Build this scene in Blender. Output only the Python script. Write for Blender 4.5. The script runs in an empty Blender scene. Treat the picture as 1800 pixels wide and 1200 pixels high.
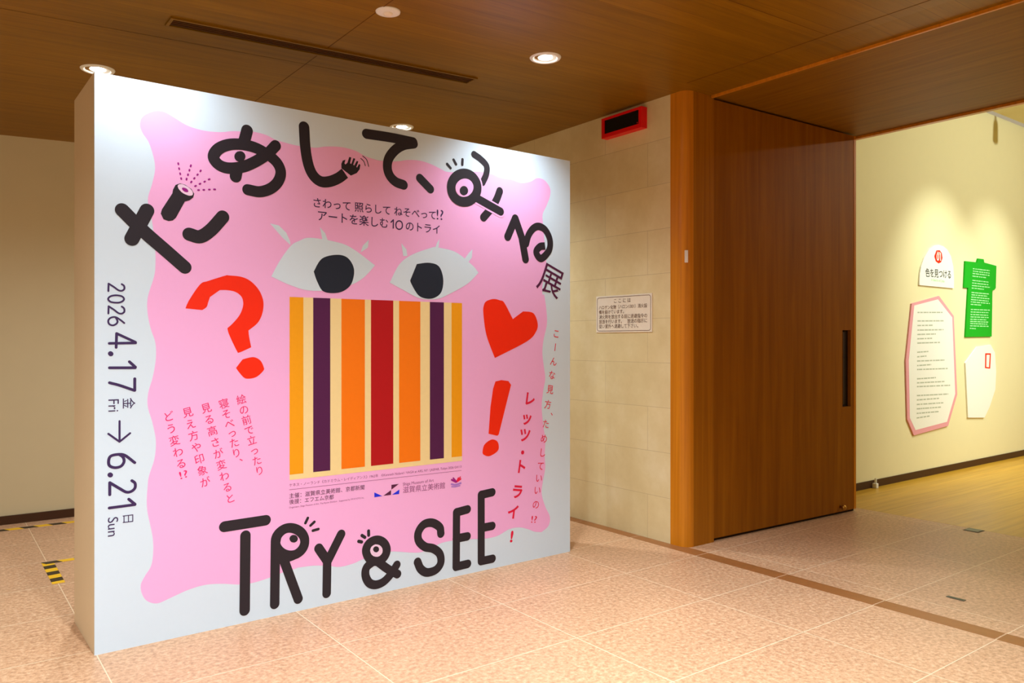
# A museum lobby with a large exhibition title panel, a stone wall and a timber portal into a gallery.
import bpy, bmesh, math, random
from mathutils import Vector, Matrix

C = bpy.context.scene.collection
sc = bpy.context.scene
PI = math.pi

# ------------------------------------------------------------------ camera
cam_d = bpy.data.cameras.new('camera')
cam_d.sensor_width = 36.0
cam_d.lens = 27.55
cam = bpy.data.objects.new('camera', cam_d)
C.objects.link(cam)
cam.location = (0.0, 0.0, 1.5)
cam.rotation_euler = (PI / 2, 0.0, -0.6403)
sc.camera = cam

# ------------------------------------------------------------------ light and exposure
sc.view_settings.view_transform = 'Standard'
sc.view_settings.look = 'None'
sc.view_settings.exposure = 0.32
sc.view_settings.gamma = 1.0
sc.view_settings.use_curve_mapping = False
world = bpy.data.worlds.new('world')
sc.world = world
world.use_nodes = True
wb = world.node_tree.nodes['Background']
wb.inputs[0].default_value = (1.0, 0.82, 0.52, 1)
wb.inputs[1].default_value = 0.34
LOBBY_COL = (0.84, 0.94, 1.0)
LOBBY_W = 42.0
GALLERY_COL = (0.93, 1.0, 0.87)
GALLERY_W = 98.0


# ------------------------------------------------------------------ helpers
def srgb(r, g, b):
    def f(c):
        c /= 255.0
        return c / 12.92 if c <= 0.04045 else ((c + 0.055) / 1.055) ** 2.4
    return (f(r), f(g), f(b), 1.0)


def nmat(name):
    m = bpy.data.materials.new(name)
    m.use_nodes = True
    return m, m.node_tree, m.node_tree.nodes['Principled BSDF']


def node(nt, typ, **kw):
    n = nt.nodes.new(typ)
    for k, v in kw.items():
        setattr(n, k, v)
    return n


def plain(name, col, rough=0.6, metal=0.0, spec=0.3, var=0.03, scale=40.0):
    """a colour with a faint procedural mottling"""
    m, nt, b = nmat(name)
    tc = node(nt, 'ShaderNodeTexCoord')
    no = node(nt, 'ShaderNodeTexNoise')
    no.inputs['Scale'].default_value = scale
    no.inputs['Detail'].default_value = 3
    mr = node(nt, 'ShaderNodeMapRange')
    mr.inputs['To Min'].default_value = 1 - var
    mr.inputs['To Max'].default_value = 1 + var
    mx = node(nt, 'ShaderNodeVectorMath', operation='SCALE')
    mx.inputs[0].default_value = col[:3]
    nt.links.new(tc.outputs['Object'], no.inputs['Vector'])
    nt.links.new(no.outputs['Fac'], mr.inputs['Value'])
    nt.links.new(mr.outputs['Result'], mx.inputs['Scale'])
    nt.links.new(mx.outputs['Vector'], b.inputs['Base Color'])
    b.inputs['Roughness'].default_value = rough
    b.inputs['Metallic'].default_value = metal
    b.inputs['Specular IOR Level'].default_value = spec
    return m


def glow(name, col, strength):
    m, nt, b = nmat(name)
    b.inputs['Base Color'].default_value = (0.9, 0.9, 0.9, 1)
    b.inputs['Emission Color'].default_value = col
    b.inputs['Emission Strength'].default_value = strength
    return m


def ramp(nt, stops):
    r = node(nt, 'ShaderNodeValToRGB')
    e = r.color_ramp.elements
    while len(e) < len(stops):
        e.new(0.5)
    for el, (p, c) in zip(e, stops):
        el.position = p
        el.color = c
    return r


def wood(name, dark, mid, light, stretch, boards=None, rough=0.35, joint=None, spec=0.4, bscale=1.0):
    """grain noise stretched along one axis; boards = (axis, width, line width) adds fine board joints"""
    m, nt, b = nmat(name)
    tc = node(nt, 'ShaderNodeTexCoord')
    mp = node(nt, 'ShaderNodeMapping')
    mp.inputs['Scale'].default_value = stretch
    nt.links.new(tc.outputs['Object'], mp.inputs['Vector'])
    no = node(nt, 'ShaderNodeTexNoise')
    no.inputs['Scale'].default_value = bscale
    no.inputs['Detail'].default_value = 8
    no.inputs['Roughness'].default_value = 0.62
    no.inputs['Distortion'].default_value = 0.4
    nt.links.new(mp.outputs['Vector'], no.inputs['Vector'])
    r = ramp(nt, [(0.28, dark), (0.5, mid), (0.74, light)])
    nt.links.new(no.outputs['Fac'], r.inputs['Fac'])
    col = r.outputs['Color']
    if boards:
        ax, wid, lw = boards
        sp = node(nt, 'ShaderNodeSeparateXYZ')
        nt.links.new(tc.outputs['Object'], sp.inputs[0])
        dv = node(nt, 'ShaderNodeMath', operation='DIVIDE')
        dv.inputs[1].default_value = wid
        nt.links.new(sp.outputs[ax], dv.inputs[0])
        fl = node(nt, 'ShaderNodeMath', operation='FLOOR')
        nt.links.new(dv.outputs[0], fl.inputs[0])
        wn = node(nt, 'ShaderNodeTexWhiteNoise', noise_dimensions='1D')
        nt.links.new(fl.outputs[0], wn.inputs['W'])
        mr = node(nt, 'ShaderNodeMapRange')
        mr.inputs['To Min'].default_value = 0.94
        mr.inputs['To Max'].default_value = 1.06
        nt.links.new(wn.outputs['Value'], mr.inputs['Value'])
        v = node(nt, 'ShaderNodeVectorMath', operation='SCALE')
        nt.links.new(col, v.inputs[0])
        nt.links.new(mr.outputs['Result'], v.inputs['Scale'])
        fr = node(nt, 'ShaderNodeMath', operation='FRACT')
        nt.links.new(dv.outputs[0], fr.inputs[0])
        lt = node(nt, 'ShaderNodeMath', operation='LESS_THAN')
        lt.inputs[1].default_value = lw / wid
        nt.links.new(fr.outputs[0], lt.inputs[0])
        mx = node(nt, 'ShaderNodeMix', data_type='RGBA')
        nt.links.new(lt.outputs[0], mx.inputs['Factor'])
        nt.links.new(v.outputs['Vector'], mx.inputs['A'])
        mx.inputs['B'].default_value = joint or dark
        col = mx.outputs['Result']
    nt.links.new(col, b.inputs['Base Color'])
    b.inputs['Roughness'].default_value = rough
    b.inputs['Specular IOR Level'].default_value = spec
    return m


def granite():
    m, nt, b = nmat('pink_granite_tiles')
    tc = node(nt, 'ShaderNodeTexCoord')
    mp = node(nt, 'ShaderNodeMapping')
    mp.inputs['Location'].default_value = (-0.65 + 0.003, -4.27 + 0.64 * 20 + 0.003, 0)
    nt.links.new(tc.outputs['Object'], mp.inputs['Vector'])
    br = node(nt, 'ShaderNodeTexBrick', offset=0.0, squash=1.0)
    br.inputs['Scale'].default_value = 1.0
    br.inputs['Brick Width'].default_value = 0.993
    br.inputs['Row Height'].default_value = 0.64
    br.inputs['Mortar Size'].default_value = 0.0032
    br.inputs['Mortar Smooth'].default_value = 0.3
    br.inputs['Color1'].default_value = (0.975, 0.975, 0.975, 1)
    br.inputs['Color2'].default_value = (1.02, 1.02, 1.02, 1)
    nt.links.new(mp.outputs['Vector'], br.inputs['Vector'])
    n1 = node(nt, 'ShaderNodeTexNoise')
    n1.inputs['Scale'].default_value = 42
    n1.inputs['Detail'].default_value = 5
    n1.inputs['Roughness'].default_value = 0.7
    n2 = node(nt, 'ShaderNodeTexNoise')
    n2.inputs['Scale'].default_value = 2.2
    n2.inputs['Detail'].default_value = 4
    for n in (n1, n2):
        nt.links.new(tc.outputs['Object'], n.inputs['Vector'])
    r1 = ramp(nt, [(0.30, srgb(174, 128, 95)), (0.50, srgb(210, 164, 126)), (0.72, srgb(240, 200, 162))])
    nt.links.new(n1.outputs['Fac'], r1.inputs['Fac'])
    mr = node(nt, 'ShaderNodeMapRange')
    mr.inputs['To Min'].default_value = 0.86
    mr.inputs['To Max'].default_value = 1.12
    nt.links.new(n2.outputs['Fac'], mr.inputs['Value'])
    v = node(nt, 'ShaderNodeVectorMath', operation='SCALE')
    nt.links.new(r1.outputs['Color'], v.inputs[0])
    nt.links.new(mr.outputs['Result'], v.inputs['Scale'])
    v2 = node(nt, 'ShaderNodeVectorMath', operation='MULTIPLY')
    nt.links.new(v.outputs['Vector'], v2.inputs[0])
    nt.links.new(br.outputs['Color'], v2.inputs[1])
    mx = node(nt, 'ShaderNodeMix', data_type='RGBA')
    nt.links.new(br.outputs['Fac'], mx.inputs['Factor'])
    nt.links.new(v2.outputs['Vector'], mx.inputs['A'])
    mx.inputs['B'].default_value = srgb(240, 212, 176)
    nt.links.new(mx.outputs['Result'], b.inputs['Base Color'])
    rr = node(nt, 'ShaderNodeMapRange')
    rr.inputs['To Min'].default_value = 0.30
    rr.inputs['To Max'].default_value = 0.46
    nt.links.new(n1.outputs['Fac'], rr.inputs['Value'])
    nt.links.new(rr.outputs['Result'], b.inputs['Roughness'])
    b.inputs['Specular IOR Level'].default_value = 0.28
    return m


def limestone():
    m, nt, b = nmat('limestone_slabs')
    tc = node(nt, 'ShaderNodeTexCoord')
    sp = node(nt, 'ShaderNodeSeparateXYZ')
    cb = node(nt, 'ShaderNodeCombineXYZ')
    nt.links.new(tc.outputs['Object'], sp.inputs[0])
    nt.links.new(sp.outputs['Y'], cb.inputs['X'])
    nt.links.new(sp.outputs['Z'], cb.inputs['Y'])
    br = node(nt, 'ShaderNodeTexBrick', offset=0.5)
    br.inputs['Scale'].default_value = 1.0
    br.inputs['Brick Width'].default_value = 0.93
    br.inputs['Row Height'].default_value = 0.335
    br.inputs['Mortar Size'].default_value = 0.0018
    br.inputs['Mortar Smooth'].default_value = 0.5
    br.inputs['Color1'].default_value = (0.97, 0.97, 0.965, 1)
    br.inputs['Color2'].default_value = (1.03, 1.025, 1.02, 1)
    nt.links.new(cb.outputs[0], br.inputs['Vector'])
    n1 = node(nt, 'ShaderNodeTexNoise')
    n1.inputs['Scale'].default_value = 3.0
    n1.inputs['Detail'].default_value = 8
    n1.inputs['Roughness'].default_value = 0.65
    nt.links.new(tc.outputs['Object'], n1.inputs['Vector'])
    r1 = ramp(nt, [(0.3, srgb(222, 202, 152)), (0.52, srgb(230, 212, 164)), (0.72, srgb(238, 223, 182))])
    nt.links.new(n1.outputs['Fac'], r1.inputs['Fac'])
    v2 = node(nt, 'ShaderNodeVectorMath', operation='MULTIPLY')
    nt.links.new(r1.outputs['Color'], v2.inputs[0])
    nt.links.new(br.outputs['Color'], v2.inputs[1])
    mx = node(nt, 'ShaderNodeMix', data_type='RGBA')
    nt.links.new(br.outputs['Fac'], mx.inputs['Factor'])
    nt.links.new(v2.outputs['Vector'], mx.inputs['A'])
    mx.inputs['B'].default_value = srgb(206, 184, 142)
    nt.links.new(mx.outputs['Result'], b.inputs['Base Color'])
    b.inputs['Roughness'].default_value = 0.62
    b.inputs['Specular IOR Level'].default_value = 0.25
    return m


def hazard(axis, period=0.12, slant=0.0):
    m, nt, b = nmat('yellow_black_tape')
    tc = node(nt, 'ShaderNodeTexCoord')
    sp = node(nt, 'ShaderNodeSeparateXYZ')
    nt.links.new(tc.outputs['Object'], sp.inputs[0])
    other = 'Y' if axis == 'X' else 'X'
    ml = node(nt, 'ShaderNodeMath', operation='MULTIPLY_ADD')
    ml.inputs[1].default_value = slant
    nt.links.new(sp.outputs[other], ml.inputs[0])
    nt.links.new(sp.outputs[axis], ml.inputs[2])
    dv = node(nt, 'ShaderNodeMath', operation='DIVIDE')
    dv.inputs[1].default_value = period
    nt.links.new(ml.outputs[0], dv.inputs[0])
    fr = node(nt, 'ShaderNodeMath', operation='FRACT')
    nt.links.new(dv.outputs[0], fr.inputs[0])
    lt = node(nt, 'ShaderNodeMath', operation='LESS_THAN')
    lt.inputs[1].default_value = 0.5
    nt.links.new(fr.outputs[0], lt.inputs[0])
    mx = node(nt, 'ShaderNodeMix', data_type='RGBA')
    nt.links.new(lt.outputs[0], mx.inputs['Factor'])
    mx.inputs['A'].default_value = srgb(250, 196, 20)
    mx.inputs['B'].default_value = srgb(48, 34, 14)
    nt.links.new(mx.outputs['Result'], b.inputs['Base Color'])
    b.inputs['Roughness'].default_value = 0.5
    return m


M = {}
M['sheet'] = plain('pale_blue_white_print', srgb(218, 237, 254), 0.55, var=0.01)
M['side'] = plain('off_white_panel_side', srgb(226, 204, 168), 0.6, var=0.02)
M['pink'] = plain('pink_print', srgb(252, 186, 240), 0.55, var=0.012)
M['ink'] = plain('charcoal_ink', srgb(44, 38, 46), 0.6, var=0.10, scale=300)
M['pupil'] = plain('blue_black_ink', srgb(32, 40, 56), 0.6, var=0.06)
M['navy'] = plain('violet_navy_ink', srgb(62, 42, 92), 0.6, var=0.05)
M['plum'] = plain('plum_ink', srgb(88, 30, 72), 0.6)
M['mauve'] = plain('mauve_ink', srgb(150, 72, 128), 0.6)
M['ray'] = plain('purple_ink', srgb(160, 24, 140), 0.6)
M['magenta'] = plain('magenta_ink', srgb(240, 30, 112), 0.6)
M['crimson'] = plain('crimson_ink', srgb(236, 24, 70), 0.6)
M['red'] = plain('vermilion_print', srgb(255, 44, 6), 0.55)
M['lilac'] = plain('lilac_print', srgb(246, 214, 244), 0.55)
M['blue'] = plain('blue_print', srgb(30, 50, 240), 0.55)
M['lavender'] = plain('lavender_print', srgb(176, 128, 220), 0.55)
M['cream'] = plain('cream_paint', srgb(250, 226, 164), 0.6)
M['orange'] = plain('orange_paint', srgb(255, 128, 8), 0.6)
M['deep_red'] = plain('deep_red_paint', srgb(186, 12, 22), 0.6)
M['purple'] = plain('aubergine_paint', srgb(84, 26, 78), 0.6)
M['amber'] = plain('amber_paint', srgb(250, 168, 16), 0.6)
M['granite'] = granite()
M['strip'] = plain('brown_stone_strip', srgb(158, 102, 56), 0.4, var=0.10, scale=25)
M['limestone'] = limestone()
M['plaster'] = plain('warm_white_plaster', srgb(214, 200, 164), 0.8, var=0.02, scale=6)
M['gallery_wall'] = plain('pale_gallery_paint', srgb(238, 228, 184), 0.85, var=0.015, scale=8)
M['baseboard'] = plain('dark_brown_baseboard', srgb(70, 42, 24), 0.5)
M['ceiling'] = wood('ceiling_boards', srgb(120, 81, 2), srgb(135, 92, 3), srgb(148, 104, 7), (1.2, 22, 22),
                    boards=('Y', 0.15, 0.0025), joint=srgb(100, 58, 4), rough=0.42, spec=0.3)
M['soffit'] = wood('soffit_veneer', srgb(122, 78, 6), srgb(137, 91, 9), srgb(152, 104, 16), (22, 1.0, 22), rough=0.5, spec=0.2)
M['door'] = wood('door_veneer', srgb(134, 76, 2), srgb(152, 90, 4), srgb(168, 104, 9), (14, 14, 0.7), rough=0.5, spec=0.2)
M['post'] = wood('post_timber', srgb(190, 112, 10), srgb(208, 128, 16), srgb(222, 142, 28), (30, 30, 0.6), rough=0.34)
M['post_shade'] = wood('post_timber_shaded', srgb(152, 90, 5), srgb(170, 104, 9), srgb(186, 118, 16), (30, 30, 0.6), rough=0.45, spec=0.25)  # darker copy of the post timber, for its less lit face
M['plank'] = wood('gallery_planks', srgb(188, 136, 34), srgb(206, 156, 46), srgb(220, 174, 62), (1.0, 24, 24),
                  boards=('Y', 0.09, 0.0015), joint=srgb(150, 104, 36), rough=0.34)
M['black'] = plain('black_display', srgb(8, 8, 9), 0.25, var=0.02)
M['joint'] = plain('ceiling_joint', srgb(96, 54, 6), 0.6)
M['groove'] = plain('dark_recess', srgb(40, 22, 8), 0.7)
M['red_metal'] = plain('red_enamel', srgb(236, 10, 14), 0.4)
M['white'] = plain('white_plastic', srgb(240, 238, 232), 0.5)
M['card'] = plain('white_foam_board', srgb(246, 246, 240), 0.7, var=0.01)
M['rose'] = plain('dusty_pink_border', srgb(236, 164, 176), 0.7)
M['green'] = plain('bright_green_print', srgb(10, 170, 24), 0.65)
M['mint'] = plain('pale_green_ink', srgb(170, 240, 170), 0.65)
M['grey_ink'] = plain('grey_ink', srgb(184, 190, 174), 0.7)
M['dark_ink'] = plain('dark_grey_ink', srgb(58, 62, 56), 0.7)
M['plate'] = plain('ivory_plate', srgb(244, 232, 214), 0.45)
M['brown_ink'] = plain('brown_ink', srgb(108, 78, 66), 0.6)
M['brass'] = plain('brass', srgb(196, 150, 70), 0.3, metal=1.0)
M['steel'] = plain('dull_steel', srgb(96, 96, 84), 0.4, metal=0.6)
M['reflector'] = plain('lamp_reflector', srgb(236, 236, 230), 0.25, spec=0.6)
M['lamp'] = glow('lit_lamp_face', (1.0, 0.97, 0.90, 1), 30.0)


def link(name, bm, mat, parent=None, loc=None):
    me = bpy.data.meshes.new(name)
    bm.normal_update()
    bm.to_mesh(me)
    bm.free()
    o = bpy.data.objects.new(name, me)
    C.objects.link(o)
    mats = mat if isinstance(mat, (list, tuple)) else [mat]
    for m in mats:
        me.materials.append(M[m] if isinstance(m, str) else m)
    if parent is not None:
        o.parent = parent
    if loc is not None:
        o.location = loc
    return o


def tag(o, label=None, cat=None, group=None, kind=None):
    if label:
        o['label'] = label
    if cat:
        o['category'] = cat
    if group:
        o['group'] = group
    if kind:
        o['kind'] = kind
    return o


def thing(name, label, cat, loc, rz=0.0, group=None):
    o = bpy.data.objects.new(name, None)
    o.empty_display_size = 0.1
    C.objects.link(o)
    o.location = loc
    o.rotation_euler = (0, 0, rz)
    return tag(o, label, cat, group)


def struct(name, bm, mat, label, cat, parent=None):
    o = link(name, bm, mat, parent)
    return tag(o, label, cat, kind='structure')


def box(bm, x0, x1, y0, y1, z0, z1, bev=0.0):
    r = bmesh.ops.create_cube(bm, size=1.0)
    for v in r['verts']:
        v.co = Vector(((x0 + x1) / 2 + v.co.x * (x1 - x0), (y0 + y1) / 2 + v.co.y * (y1 - y0),
                       (z0 + z1) / 2 + v.co.z * (z1 - z0)))
    if bev:
        es = list({e for v in r['verts'] for e in v.link_edges})
        bmesh.ops.bevel(bm, geom=es, offset=bev, segments=2, affect='EDGES', profile=0.6)
    return bm


def bx(*a, **k):
    return box(bmesh.new(), *a, **k)


def prism(bm, pts, y_front, y_back):
    """outline in the x-z plane, from y_front (towards -y) to y_back"""
    n = len(pts)
    f = [bm.verts.new((p[0], y_front, p[1])) for p in pts]
    b = [bm.verts.new((p[0], y_back, p[1])) for p in pts]
    faces = [bm.faces.new(f), bm.faces.new(list(reversed(b)))]
    for i in range(n):
        j = (i + 1) % n
        bm.faces.new((f[j], f[i], b[i], b[j]))
    for fc in faces:
        fc.normal_update()
    bmesh.ops.triangulate(bm, faces=faces)
    bmesh.ops.recalc_face_normals(bm, faces=bm.faces[:])
    return bm


def lathe(bm, prof, seg=40, centre=(0, 0, 0)):
    rings = []
    for r, z in prof:
        rings.append([bm.verts.new((centre[0] + r * math.cos(2 * PI * k / seg), centre[1] + r * math.sin(2 * PI * k / seg),
                                    centre[2] + z)) for k in range(seg)] if r > 1e-6 else [bm.verts.new((centre[0], centre[1], centre[2] + z))])
    for a, b in zip(rings[:-1], rings[1:]):
        for k in range(seg):
            j = (k + 1) % seg
            if len(a) == 1 and len(b) > 1:
                bm.faces.new((a[0], b[k], b[j]))
            elif len(b) == 1 and len(a) > 1:
                bm.faces.new((a[k], b[0], a[j]))
            else:
                bm.faces.new((a[k], b[k], b[j], a[j]))
    for f in bm.faces:
        f.smooth = True
    bmesh.ops.recalc_face_normals(bm, faces=bm.faces[:])
    return bm


# ---- flat printed artwork: shapes lie in a panel's own x-z plane, each layer a few tenths of a millimetre proud
def smooth_closed(pts, n=6):
    # a point given twice stays a sharp corner
    out = []
    N = len(pts)
    for i in range(N):
        if pts[i] == pts[(i + 1) % N]:
            continue
        p0, p1, p2, p3 = pts[i - 1], pts[i], pts[(i + 1) % N], pts[(i + 2) % N]
        for k in range(n):
            t = k / n
            out.append(tuple(0.5 * (2 * p1[a] + (p2[a] - p0[a]) * t + (2 * p0[a] - 5 * p1[a] + 4 * p2[a] - p3[a]) * t * t
                                    + (3 * p1[a] - p0[a] - 3 * p2[a] + p3[a]) * t ** 3) for a in (0, 1)))
    return out


def smooth_open(pts, n=8):
    q = [tuple(2 * pts[0][a] - pts[1][a] for a in (0, 1))] + list(pts) + [tuple(2 * pts[-1][a] - pts[-2][a] for a in (0, 1))]
    out = []
    for i in range(1, len(q) - 2):
        p0, p1, p2, p3 = q[i - 1], q[i], q[i + 1], q[i + 2]
        for k in range(n):
            t = k / n
            out.append(tuple(0.5 * (2 * p1[a] + (p2[a] - p0[a]) * t + (2 * p0[a] - 5 * p1[a] + 4 * p2[a] - p3[a]) * t * t
                                    + (3 * p1[a] - p0[a] - 3 * p2[a] + p3[a]) * t ** 3) for a in (0, 1)))
    out.append(tuple(pts[-1]))
    return out


LAYER = 0.0004


def fill(bm, pts, y):
    f = bm.faces.new([bm.verts.new((p[0], y, p[1])) for p in pts])
    f.normal_update()
    if f.normal.y > 0:
        f.normal_flip()
    bmesh.ops.triangulate(bm, faces=[f])


def disc(bm, c, rx, rz, y, rot=0.0, n=36):
    pts = []
    for k in range(n):
        a = 2 * PI * k / n
        u, v = rx * math.cos(a), rz * math.sin(a)
        pts.append((c[0] + u * math.cos(rot) - v * math.sin(rot), c[1] + u * math.sin(rot) + v * math.cos(rot)))
    fill(bm, pts, y)


def ribbon(bm, pts, w, y, smooth=True, caps=(True, True), closed=False):
    """a round-ended brush stroke of width w along pts"""
    if not smooth:
        for i in range(len(pts) - 1):
            ribbon(bm, [pts[i], tuple((pts[i][a] + pts[i + 1][a]) / 2 for a in (0, 1)), pts[i + 1]], w, y - 0.00002 * i, True, (True, True))
        return
    P = smooth_closed(pts) if closed else smooth_open(pts)
    if closed:
        P = P + [P[0]]
    N = len(P)
    L, R = [], []
    for i, p in enumerate(P):
        if closed and i in (0, N - 1):
            a, b = P[-2], P[1]
        else:
            a, b = P[max(i - 1, 0)], P[min(i + 1, N - 1)]
        d = Vector((b[0] - a[0], b[1] - a[1])).normalized()
        yy = y - 0.00006 * i / N
        L.append(bm.verts.new((p[0] - d.y * w / 2, yy, p[1] + d.x * w / 2)))
        R.append(bm.verts.new((p[0] + d.y * w / 2, yy, p[1] - d.x * w / 2)))
    for i in range(N - 1):
        bm.faces.new((L[i], R[i], R[i + 1], L[i + 1]))
    if not closed:
        for end, on in ((0, caps[0]), (N - 1, caps[1])):
            if not on:
                continue
            a, b = (P[1], P[0]) if end == 0 else (P[-2], P[-1])
            d = math.atan2(b[1] - a[1], b[0] - a[0])
            yy = y - 0.00006 * end / N
            pts2 = [(b[0] + w / 2 * math.cos(d + t), b[1] + w / 2 * math.sin(d + t)) for t in [(-PI / 2 + PI * k / 12) for k in range(13)]]
            bm.faces.new([bm.verts.new((q[0], yy, q[1])) for q in pts2])


FONT_CACHE = {}


def glyphs(body, bold=0.0):
    """triangles of a string set in the built-in typeface, as (verts, faces)"""
    key = (body, bold)
    if key not in FONT_CACHE:
        cu = bpy.data.curves.new('type', 'FONT')
        cu.body = body
        cu.size = 1.0
        cu.offset = bold
        cu.resolution_u = 4
        cu.fill_mode = 'FRONT'
        ob = bpy.data.objects.new('type', cu)
        C.objects.link(ob)
        bpy.context.view_layer.update()
        dg = bpy.context.evaluated_depsgraph_get()
        me = bpy.data.meshes.new_from_object(ob.evaluated_get(dg))
        FONT_CACHE[key] = ([(v.co.x, v.co.y) for v in me.vertices], [tuple(p.vertices) for p in me.polygons])
        bpy.data.objects.remove(ob)
        bpy.data.curves.remove(cu)
        bpy.data.meshes.remove(me)
    return FONT_CACHE[key]


def add_glyphs(bm, vf, fn, y):
    vs = [bm.verts.new((lambda q: (q[0], y, q[1]))(fn(p))) for p in vf[0]]
    for f in vf[1]:
        try:
            bm.faces.new([vs[i] for i in f])
        except ValueError:
            pass


def set_line(bm, body, p0, p1, y, h=None, bold=0.0):
    """string from p0 to p1 on its baseline; h = height of its tallest ink (else in proportion)"""
    vf = glyphs(body, bold)
    xs = [v[0] for v in vf[0]]
    ys = [v[1] for v in vf[0]]
    x0, wid = min(xs), max(xs) - min(xs)
    d = Vector((p1[0] - p0[0], p1[1] - p0[1]))
    sx = d.length / wid
    sy = sx if h is None else h / max(ys)
    ca, sa = d.x / d.length, d.y / d.length
    add_glyphs(bm, vf, lambda p: (p0[0] + (p[0] - x0) * sx * ca - p[1] * sy * sa, p0[1] + (p[0] - x0) * sx * sa + p[1] * sy * ca), y)


def set_char(bm, ch, c, size, y, tilt=0.0, bold=0.0, wide=1.0):
    """one sign of a vertical column, its em box centred on c"""
    turn = 0.0
    if ch == 'ー':
        turn = -PI / 2
    vf = glyphs(ch, bold)
    if len(ch) > 1 or ord(ch[0]) < 128:
        xs = [v[0] for v in vf[0]]
        ys = [v[1] for v in vf[0]]
        cx, cy = (min(xs) + max(xs)) / 2, (min(ys) + max(ys)) / 2
        k = size
        wide = 1.5 if len(ch) > 1 else 1.2
    else:
        cx, cy = EM[0] / 2, EM[1]
        k = size / EM[0]
    if ch in '、。':
        cx -= 0.45 * EM[0]
        cy -= 0.45 * EM[0]
    a = turn + tilt

    def fn(p):
        u, v = (p[0] - cx) * k, (p[1] - cy) * k
        if turn:
            u, v = v, -u
        u *= wide
        return (c[0] + u * math.cos(tilt) - v * math.sin(tilt), c[1] + u * math.sin(tilt) + v * math.cos(tilt))
    add_glyphs(bm, vf, fn, y)


def em_box():
    vf = glyphs('国')
    xs = [v[0] for v in vf[0]]
    ys = [v[1] for v in vf[0]]
    return ((max(xs) + min(xs)), (max(ys) + min(ys)) / 2)


EM = em_box()


def part(name, parent, mat, label=None):
    """opens a mesh for a printed part; returns (bmesh, close)"""
    bm = bmesh.new()

    def close():
        o = link(name, bm, mat, parent)
        if label:
            o['label'] = label
        return o
    return bm, close


def art_poly(name, parent, mat, pts, layer, smooth=False, label=None):
    bm, close = part(name, parent, mat, label)
    fill(bm, smooth_closed(pts) if smooth else pts, -LAYER * layer)
    return close()


def art_line(name, parent, mat, body, p0, p1, layer, h=None, bold=0.0, label=None):
    bm, close = part(name, parent, mat, label)
    set_line(bm, body, p0, p1, -LAYER * layer, h, bold)
    return close()


def art_column(name, parent, mat, chars, pts, size, layer, bold=0.0, tilt=None, wide=1.0):
    """signs one below another; pts = centres of the first and last, or of every sign"""
    bm, close = part(name, parent, mat)
    if len(pts) == 2 and len(chars) > 2:
        n = len(chars) - 1
        pts = [tuple(pts[0][a] + (pts[1][a] - pts[0][a]) * k / n for a in (0, 1)) for k in range(n + 1)]
    a, b = pts[0], pts[-1]
    if tilt is None:
        tilt = math.atan2(b[1] - a[1], b[0] - a[0]) + PI / 2
    for ch, p in zip(chars, pts):
        set_char(bm, ch, p, size, -LAYER * layer, tilt, bold, wide)
    return close()


def art_strokes(name, parent, mat, strokes, layer, label=None, discs=(), polys=()):
    """strokes = (points, width[, smooth[, caps[, closed]]])"""
    bm, close = part(name, parent, mat, label)
    y = -LAYER * layer
    for k, s in enumerate(strokes):
        pts, w = s[0], s[1]
        ribbon(bm, pts, w, y - 0.00012 * k / max(1, len(strokes)), *(s[2:]))
    for (c, rx, rz) in discs:
        disc(bm, c, rx, rz, y - 0.00015)
    for p in polys:
        fill(bm, p, y - 0.00016)
    return close()


# ------------------------------------------------------------------ measured sizes (metres)
PANEL_AT = (0.6369, 4.1934, 0.0)
PANEL_TURN = 0.0162
PANEL_W, PANEL_H, PANEL_D = 3.0414, 2.789, 0.571
TITLE_BOARD = [(8.742, 2.12), (8.744, 2.178), (8.752, 2.241), (8.78, 2.326), (8.855, 2.435), (8.963, 2.532), (9.085, 2.582), (9.186, 2.596), (9.299, 2.588), (9.396, 2.557), (9.485, 2.487), (9.544, 2.37), (9.56, 2.249), (9.56, 2.117)]
BADGE = [(9.08, 2.46), (9.129, 2.528), (9.208, 2.536), (9.26, 2.505), (9.276, 2.452), (9.242, 2.401), (9.181, 2.384), (9.114, 2.404)]
BADGE_NUMBER = ((9.134, 2.416), (9.235, 2.419))
BADGE_WORD = ((9.141, 2.483), (9.222, 2.485))
TITLE_LINE = ((8.876, 2.228), (9.48, 2.234))
SUBTITLE_LINE = ((9.012, 2.18), (9.331, 2.173))
GREEN_BOARD = [(9.845, 2.452), (10.159, 2.456), (10.184, 2.504), (10.34, 2.505), (10.358, 2.465), (10.701, 2.444), (10.682, 2.168), (10.639, 2.139), (10.587, 2.135), (10.566, 1.561), (9.852, 1.553), (9.924, 2.137), (9.813, 2.136)]
GREEN_ROWS = [((10.044, 2.373), (10.507, 2.373)), ((10.044, 2.344), (10.499, 2.342)), ((10.037, 2.315), (10.499, 2.314)), ((10.032, 2.284), (10.414, 2.282)), ((10.032, 2.233), (10.472, 2.23)), ((10.024, 2.201), (10.464, 2.198)), ((10.019, 2.17), (10.507, 2.167)), ((10.014, 2.14), (10.34, 2.137)), ((10.007, 2.087), (10.48, 2.084)), ((10.007, 2.059), (10.432, 2.056)), ((9.999, 2.031), (10.493, 2.026)), ((9.994, 2.002), (10.472, 1.996)), ((9.989, 1.974), (10.507, 1.968)), ((9.986, 1.944), (10.275, 1.942)), ((9.989, 1.883), (10.507, 1.886)), ((9.984, 1.853), (10.472, 1.854)), ((9.981, 1.823), (10.459, 1.822)), ((9.981, 1.794), (10.472, 1.794)), ((9.976, 1.766), (10.406, 1.764)), ((9.974, 1.74), (10.48, 1.738)), ((9.974, 1.715), (10.453, 1.712)), ((9.969, 1.687), (10.472, 1.686)), ((9.964, 1.658), (10.12, 1.654))]
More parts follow.
